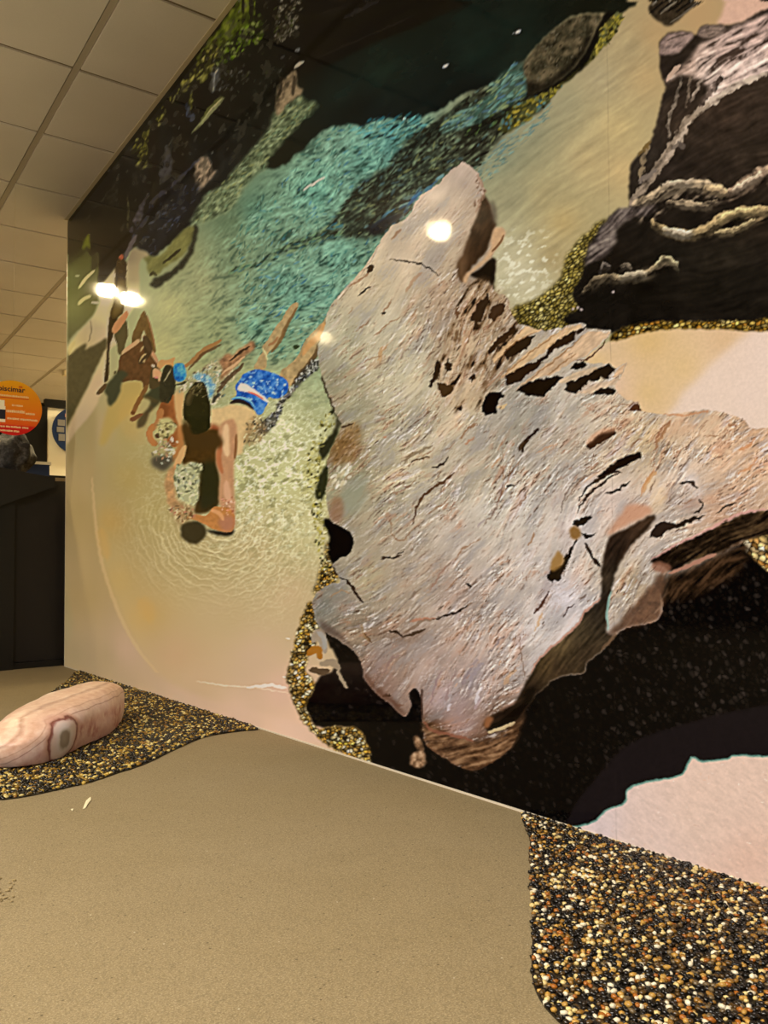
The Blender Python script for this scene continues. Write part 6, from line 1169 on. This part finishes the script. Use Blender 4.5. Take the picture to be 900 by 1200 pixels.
# ------------------------------------------------------------------ pebble beds
RNG = random.Random(5)
def inside(p, poly_):
    x, y = p; r = False; n = len(poly_)
    for i in range(n):
        (ax, ay), (bx, by) = poly_[i], poly_[(i + 1) % n]
        if (ay > y) != (by > y) and x < (bx - ax) * (y - ay) / (by - ay) + ax: r = not r
    return r
def fpts(pts): return [tuple(on_floor(*p).xy) for p in pts]
def ico(sub=1):
    bm = bmesh.new(); bmesh.ops.create_icosphere(bm, subdivisions=sub, radius=1)
    v = np.array([x.co[:] for x in bm.verts]); f = np.array([[q.index for q in x.verts] for x in bm.faces]); bm.free(); return v, f
ICO_V, ICO_F = ico(1)
def scatter(outline, pitch):
    """jittered hexagonal grid inside an outline"""
    xs = [p[0] for p in outline]; ys = [p[1] for p in outline]; out = []
    r = 0; y = min(ys)
    while y < max(ys):
        x = min(xs) + (r % 2) * pitch * .5
        while x < max(xs):
            p = (x + RNG.uniform(-.38, .38) * pitch, y + RNG.uniform(-.38, .38) * pitch)
            if inside(p, outline): out.append(p)
            x += pitch
        y += pitch * .866; r += 1
    return out
def pebble_form(size):
    s = np.array([size * RNG.uniform(.75, 1.3), size * RNG.uniform(.6, 1.0), size * RNG.uniform(.5, .8)])
    v = ICO_V * (1 + np.array([[RNG.uniform(-.13, .13)] for _ in ICO_V])) * s
    a = RNG.uniform(0, math.pi * 2); c, sn = math.cos(a), math.sin(a); t = RNG.uniform(-.35, .35)
    v = v @ np.array([[1, 0, 0], [0, math.cos(t), math.sin(t)], [0, -math.sin(t), math.cos(t)]])
    return v @ np.array([[c, sn, 0], [-sn, c, 0], [0, 0, 1]])
def pebble_bed(label, outline, pitch, size, singles, mt='peb', smoothing=2):
    ol = [tuple(p) for p in spline(outline, True, 4)] if smoothing else outline
    ol = [(min(x, WALL_X - .004), y) for x, y in ol]
    cx = sum(p[0] for p in ol) / len(ol); cy = sum(p[1] for p in ol) / len(ol)
    root = tag(empty('pebble_bed', (cx, cy, 0)), label, 'gravel')
    prism('resin_base', [(x - cx, y - cy, .0006) for x, y in ol], (0, 0, .0022), M['bed'], root)
    pts = scatter(ol, pitch)
    near = set()
    if singles:
        vis = []
        for k, (x, y) in enumerate(pts):
            c = CM.T @ np.array([x, y, -CAM_Z]); 
            if c[2] <= 0: continue
            u, v = c[0] / c[2] * FPX + CXP, c[1] / c[2] * FPX + CYP
            if 0 < u < 900 and 0 < v < 1200: vis.append((c[2], k))
        vis.sort(); near = {k for _, k in vis[:singles]}
    V, F, n = [], [], 0
    forms = []
    for k in range(12):
        pv = pebble_form(size); me = bpy.data.meshes.new('pebble'); me.from_pydata(pv.tolist(), [], ICO_F.tolist()); me.materials.append(M['pebo']); me.polygons.foreach_set('use_smooth', [True] * len(me.polygons)); forms.append(me)
    for k, (x, y) in enumerate(pts):
        z = .0022 + size * RNG.uniform(.15, .6)
        if k in near:
            o = bpy.data.objects.new('pebble', forms[RNG.randrange(12)]); o.location = (x - cx, y - cy, z); o.rotation_euler = (0, 0, RNG.uniform(0, 6.28)); s = RNG.uniform(.75, 1.15); o.scale = (s, s, s); link(o, root)
        else:
            V.append(pebble_form(size * RNG.uniform(.75, 1.15)) + np.array([x - cx, y - cy, z])); F.append(ICO_F + n); n += len(ICO_V)
    V = np.concatenate(V); F = np.concatenate(F)
    me = bpy.data.meshes.new('pebbles'); me.vertices.add(len(V)); me.vertices.foreach_set('co', V.astype(np.float32).ravel())
    me.loops.add(len(F) * 3); me.loops.foreach_set('vertex_index', F.astype(np.int32).ravel()); me.polygons.add(len(F)); me.polygons.foreach_set('loop_start', np.arange(0, len(F) * 3, 3, dtype=np.int32)); me.polygons.foreach_set('loop_total', np.full(len(F), 3, np.int32))
    me.update(calc_edges=True); me.polygons.foreach_set('use_smooth', np.ones(len(F), bool)); me.materials.append(M[mt])
    tag(link(bpy.data.objects.new('pebbles', me), root), kind='stuff')
bedB = fpts([(622, 952), (621, 985), (622, 1040), (624, 1090), (623, 1135), (626, 1158), (636, 1178), (652, 1196), (680, 1222), (720, 1252), (780, 1290), (860, 1330)]) + [(1.0, .28), (1.28, .25), (1.28, .6), (1.28, .9)]
pebble_bed('bed of glossy brown and cream pebbles at the lower right, against the mural', bedB, .0078, .0050, 300)
bedA = fpts([(92, 787), (120, 791), (146, 799), (180, 811), (213, 823), (260, 839), (301, 854), (285, 857), (262, 860), (235, 866), (205, 879), (170, 896), (140, 906), (110, 916), (60, 928), (20, 936), (-20, 939), (-60, 940), (-80, 930), (-60, 905), (0, 860), (50, 820), (80, 798)])
pebble_bed('bed of dark gold pebbles lying round the pink stone', bedA, .0108, .0064, 0, 'pebg')

# ------------------------------------------------------------------ pink banded stone
def pink_stone():
    bm = bmesh.new(); bmesh.ops.create_icosphere(bm, subdivisions=6, radius=1)
    hx, hy, hz = SHX, SHY, SHZ
    for v in bm.verts:
        p = v.co.normalized(); h = math.hypot(p.x, p.y); c, s_ = (p.x / h, p.y / h) if h > 1e-6 else (1.0, 0.0)
        e = 2.45; R = (abs(c) ** e + abs(s_) ** e) ** (-1 / e)                 # plan outline: long rounded block
        if p.z >= 0: q = (h ** 3.4 + p.z ** 3.4) ** (-1 / 3.4); ro, z = h * q, p.z * q * hz * 1.12
        else:
            t_ = -p.z
            ro, z = (1 - .07 * (t_ / .62) ** 2, -t_ / .62 * hz * .9) if t_ < .62 else (.93 * h / math.sqrt(1 - .62 ** 2), -hz * .9)
        x, y = c * R * ro * hx, s_ * R * ro * hy
        z *= (1.16 + .36 * x / hx) * (1 - .38 * abs(x / hx) ** 5) if z > 0 else 1
        n = mnoise.noise(Vector((x * 6, y * 6, z * 6))) * .012 + mnoise.noise(Vector((x * 20, y * 20, z * 20))) * .002
        v.co = Vector((x, y, z)) + Vector(p).normalized() * n
    o = bm_obj('banded_stone', bm, M['stone'], None, True)
    a = on_floor(42, 914); b = on_floor(171, 837); d = (b - a).normalized(); nrm = Vector((-d.y, d.x, 0))
    if nrm.y < 0: nrm = -nrm
    mid = (a + b) * .5 + nrm * (SHY - .006); SL = (b - a).length
    o.matrix_world = Matrix.Translation((mid.x, mid.y, SHZ * .9 + .009)) @ Matrix(((d.x, nrm.x, 0, 0), (d.y, nrm.y, 0, 0), (0, 0, 1, 0), (0, 0, 0, 1)))
    return tag(o, 'rounded pink and orange banded stone with a white eye on the pebbles', 'stone')
pink_stone()

# ------------------------------------------------------------------ flakes on the sand
def flake(pts, label, h=.0016):
    P = [on_floor(*p) for p in pts]; c = sum(P, Vector()) / len(P)
    o = prism('white_flake', [p - c + Vector((0, 0, .0004 + .0008 * (i % 2))) for i, p in enumerate(P)], (0, 0, h), M['chip'])
    o.location = c; return tag(o, label, 'flake', 'white flakes on the sand')
flake([(97, 949), (99, 944), (101, 939), (106, 935), (107, 938), (103, 943), (100, 948)], 'long white flake of paint lying on the sand below the pink stone')
flake([(83, 949), (86, 949), (85, 951)], 'tiny white crumb left of the long flake on the sand')
V, F, n = [], [], 0
for k in range(26):
    c = on_floor(RNG.uniform(-8, 17), RNG.uniform(1028, 1058)); s = RNG.uniform(.0016, .0042)
    V.append(pebble_form(s) + np.array([c.x, c.y, s * .5])); F.append(ICO_F + n); n += len(ICO_V)
M['crumb'] = mat('loose_sand_crumb', (150, 132, 92), .8); o = mesh_obj('sand_crumbs', np.concatenate(V), np.concatenate(F), M['crumb'])
tag(o, 'scatter of loose sand crumbs at the left edge of the floor', 'crumbs', kind='stuff')

# ------------------------------------------------------------------ reception counter beyond the end of the mural wall
YC = 4.96
r = tag(empty('reception_counter', (1.0, YC, 0)), 'dark brown and black reception counter beyond the end of the mural', 'counter')
def rel(o): 
    for v in o.data.vertices: v.co = v.co - Vector((1.0, YC, 0))
    return o
xr = WALL_X + .10
x16 = on_y(16, 650, YC).x
rel(box('front_panel', (x16, YC + .03, .035), (xr, YC + .06, 1.06), M['brown'], r))
rel(box('side_block', (.30, YC - .02, 0), (x16, YC + .6, 1.00), M['black'], r))
rel(box('plinth', (x16, YC, 0), (xr, YC + .06, .034), M['black'], r))
rel(prism('fascia', [on_y(-60, 539, YC), on_y(0, 549, YC), on_y(30, 555, YC), on_y(62, 560.5, YC), on_y(62, 571.5, YC), on_y(40, 579, YC), on_y(16, 587, YC), on_y(0, 593, YC), on_y(-60, 612, YC)], (0, -.05, 0), M['fascia'], r))
rel(prism('counter_top', [(.55, YC - .03, 1.075), (.93, YC - .03, 1.085), (1.19, YC - .02, 1.06), (1.19, YC + .6, 1.06), (.55, YC + .6, 1.075)], (0, 0, -.02), M['black'], r))
tag(box('partition', (on_y(61, 560, 5.7).x, 5.7, 0), (WALL_X + .6, 5.74, on_y(70, 560, 5.7).z), M['trim']), 'low white partition showing just above the counter beside the mural edge', 'partition')

# ------------------------------------------------------------------ things behind the counter
def disc(name, loc, rad, thick, m, parent=None, seg=56, nrm=None):
    """a round board facing the viewer's side of the room (-y)"""
    bm = bmesh.new(); bmesh.ops.create_cone(bm, cap_ends=True, segments=seg, radius1=rad, radius2=rad, depth=thick)
    bmesh.ops.rotate(bm, verts=bm.verts, cent=(0, 0, 0), matrix=Matrix.Rotation(math.pi / 2, 3, 'X'))
    o = bm_obj(name, bm, m, parent); o.location = loc; return o
def make_orange():
    m = mat('orange_sign_print', (240, 150, 20), .4, .4); t = NT(m); o = t.obj(); s = t.n('ShaderNodeSeparateXYZ'); t.l(o, s.inputs[0])
    z = t.math('ADD', t.math('MULTIPLY', s.outputs[2], 2.75), .5)
    c = t.ramp(z, [(0, (200, 10, 6)), (.24, (214, 20, 8)), (.262, (232, 92, 12)), (.45, (236, 126, 10)), (.75, (240, 158, 10)), (1, (244, 186, 6))])
    t.l(c, t.b.inputs['Base Color']); t.b.inputs['Emission Strength'].default_value = 0; return m
M['orange'] = make_orange()
M['ink'] = mat('dark_ink', (26, 24, 40), .5); M['redink'] = mat('red_ink', (200, 40, 30), .5); M['paleink'] = mat('pale_ink', (248, 214, 160), .5); M['blue'] = mat('deep_blue_print', (16, 38, 78), .4); M['white'] = mat('white_board', (250, 240, 214), .5, .3)
def text(body, size, loc, m, parent, bold=.0, xs=1.0):
    cu = bpy.data.curves.new('lettering', 'FONT'); cu.body = body; cu.size = size; cu.align_x = 'CENTER'; cu.align_y = 'CENTER'; cu.offset = bold; cu.extrude = .0004; cu.resolution_u = 2
    t_ = bpy.data.objects.new('lettering', cu); COL.objects.link(t_); dg = bpy.context.evaluated_depsgraph_get(); me = bpy.data.meshes.new_from_object(t_.evaluated_get(dg)); bpy.data.objects.remove(t_, do_unlink=True)
    me.name = 'lettering'; me.materials.clear(); me.materials.append(m)
    o = link(bpy.data.objects.new('lettering', me), parent); o.rotation_euler = (math.pi / 2, 0, 0); o.scale = (xs, 1, 1); o.location = loc; return o
YS = 4.6
c = on_y(15, 478, YS); rad = (on_y(15, 446, YS) - c).length
sg = tag(empty('hanging_sign', c), 'round orange and red advertising sign hanging above the counter', 'sign')
disc('sign_board', (0, 0, 0), rad, .004, M['orange'], sg)
u = rad / 32.0
text('piscimar', 8.6 * u, (-1.5 * u, -.0026, 21.6 * u), M['ink'], sg, .004 * u * 40, 1.0)
line_ = box('accent', (6 * u, -.0034, 24.6 * u), (10 * u, -.0022, 25.8 * u), M['redink'], sg)
box('underline', (-17 * u, -.0032, 10.9 * u), (17 * u, -.0022, 11.6 * u), M['redink'], sg)
# lines of print too small to read: pale strips, broken where the words part
def print_line(z, h, words):
    for x0, x1 in words:
        x = x0
        while x < x1:
            w = RNG.uniform(.7, 1.5); box('print_mark', (x * u, -.0030, (z - h / 2 * RNG.uniform(.7, 1)) * u), (min(x + w, x1) * u, -.0022, (z + h / 2 * RNG.uniform(.7, 1.1)) * u), M['paleink'], sg); x += w + .35
print_line(13.6, 2.2, [(-16, 17)]); print_line(3, 2.2, [(-1, 2), (3, 11)]); print_line(-4.2, 3.4, [(-7, 13)]); print_line(-5.6, 2.4, [(14, 24)]); print_line(-12.8, 2.4, [(-6, 7), (8, 27)]); print_line(-22.4, 2.2, [(-16, -8), (-7, -3), (-2, 9), (10.5, 17)]); print_line(-27.2, 2.2, [(-14, 0), (1, 7)])
bt = box('bottle_picture', (-22 * u, -.0034, -17.5 * u), (-8 * u, -.0022, 1 * u), M['white'], sg); box('bottle_cap', (-14.5 * u, -.0034, 1 * u), (-9 * u, -.0022, 8 * u), M['white'], sg); box('bottle_label', (-22 * u, -.0040, -14 * u), (-8 * u, -.0034, -3 * u), M['ink'], sg)
box('cord', (-.0004, -.0004, rad - .002), (.0004, .0004, CEIL_Z - c.z), M['trim'], sg)

YB = 7.6
p0 = on_y(55, 477, YB); p1 = on_y(55, 557, YB)
bd = tag(empty('notice_board', (p0.x, YB, p1.z)), 'pale upright board in a black frame at the far left, beside the mural', 'board')
h = p0.z - p1.z
box('board_face', (0, 0, 0), (1.1, .02, h), M['white'], bd); box('frame_top', (-.02, -.02, h), (1.12, .04, h + .07), M['black'], bd); box('frame_bottom', (-.02, -.02, -.035), (1.12, .04, 0), M['black'], bd); box('frame_side', (-.22, -.02, -.035), (0, .04, h), M['black'], bd)
for x in (.1, 1.0): box('foot', (x, -.01, -p1.z), (x + .05, .03, -.035), M['black'], bd)
cb_ = on_y(89.5, 505, YB - .05); rb = (on_y(89.5, 478, YB - .05) - cb_).length
bs = tag(empty('round_sign', cb_), 'dark blue round sign half hidden behind the mural edge', 'sign')
disc('sign_board', (0, 0, 0), rb, .012, M['blue'], bs); ub = rb / 27
M['greyprint'] = mat('grey_print', (120, 116, 112), .5); M['pinkprint'] = mat('pink_print', (190, 140, 130), .5)
for (x, z, w, hh, m_) in ((-21, 8, 8, 7, 'greyprint'), (-22, 0, 8, 6, 'greyprint'), (-20, -9, 7, 8, 'greyprint'), (-13, 17, 7, 4, 'pinkprint'), (-11, -6, 5, 12, 'pinkprint'), (-10, 6, 4, 5, 'greyprint')):
    box('picture', (x * ub, -.009, z * ub - hh * ub / 2), ((x + w) * ub, -.006, z * ub + hh * ub / 2), M[m_], bs)
# grey rock display, blue box and shelf behind the counter
def rocky(name, px0, py0, px1, py1, y, label, m):
    a = on_y(px0, py1, y); b = on_y(px1, py0, y); hx = (b.x - a.x) / 2; hz = (b.z - a.z)
    bm = bmesh.new(); bmesh.ops.create_icosphere(bm, subdivisions=4, radius=1)
    for v in bm.verts:
        p = v.co.copy(); n = .22 * mnoise.noise(p * 2.3) + .10 * mnoise.noise(p * 6.1) + .05 * mnoise.noise(p * 13)
        p *= 1 + n; zz = p.z * (.5 if p.z > 0 else .5); v.co = Vector((p.x * hx * (1 - .35 * max(0, p.z)), p.y * .16, (zz + .42) * hz))
    o = bm_obj(name, bm, m, None, True); o.location = ((a.x + b.x) / 2, y, a.z); return tag(o, label, 'rock')
def make_grey():
    m = mat('grey_artificial_rock', (70, 68, 66), .7, .3); t = NT(m); o = t.obj(); n = t.noise(o, 18, 5, .7)
    t.l(t.ramp(n, [(.3, (24, 23, 22)), (.5, (58, 57, 56)), (.72, (112, 111, 110))]), t.b.inputs['Base Color']); t.bump(n, .6, .02); return m
M['greyrock'] = make_grey()
rocky('artificial_rock', -14, 500, 40, 556, 5.5, 'grey craggy artificial rock behind the counter, under the orange sign', M['greyrock'])
M['bluebox'] = mat('blue_box', (38, 54, 92), .5)
a = on_y(26, 557, 6.0); b = on_y(58, 545, 6.0)
lc = tag(empty('low_cabinet', (a.x, 6.0, 0)), 'low black cabinet carrying the blue box behind the counter', 'cabinet'); box('body', (-.1, -.02, 0), (.42, .3, a.z - .05), M['black'], lc); box('door', (-.08, -.035, .06), (.40, -.02, a.z - .09), M['black'], lc)
bx_ = tag(empty('blue_box', (a.x, 6.0, a.z - .05)), 'low blue box with a white lid behind the counter', 'box')
box('body', (0, 0, 0), (b.x - a.x, .2, b.z - a.z + .05), M['bluebox'], bx_); box('lid', (-.01, -.01, b.z - a.z + .05), (b.x - a.x + .01, .21, b.z - a.z + .07), M['trim'], bx_)
a = on_y(34, 535, 6.6); tag(box('white_cap', (a.x, 6.6, a.z), (a.x + .045, 6.64, a.z + .018), M['trim'], None, .003), 'tiny white dish on the dark shelf behind the counter', 'cap')  # a small white cap, built as a bevelled block
sh_ = tag(empty('dark_shelf', (1.0, 6.7, 0)), 'dark shelving unit in the gloom behind the counter', 'shelf')
box('back_panel', (-.9, .2, 0), (.48, .24, 1.66), M['dark'], sh_)
for z in (.9, on_y(34, 537, 6.6).z - .03, 1.62): box('shelf_board', (-.9, -.12, z), (.48, .2, z + .03), M['dark'], sh_)
# small white fixture on the ceiling close to the end of the wall
a = on_y(78, 433, 8.62); tag(box('ceiling_fixture', (a.x - .03, 8.60, CEIL_Z - .05), (a.x + .06, 8.68, CEIL_Z + .001), M['white'], None, .006), 'small white fixture on the far ceiling at the mural edge', 'fixture')
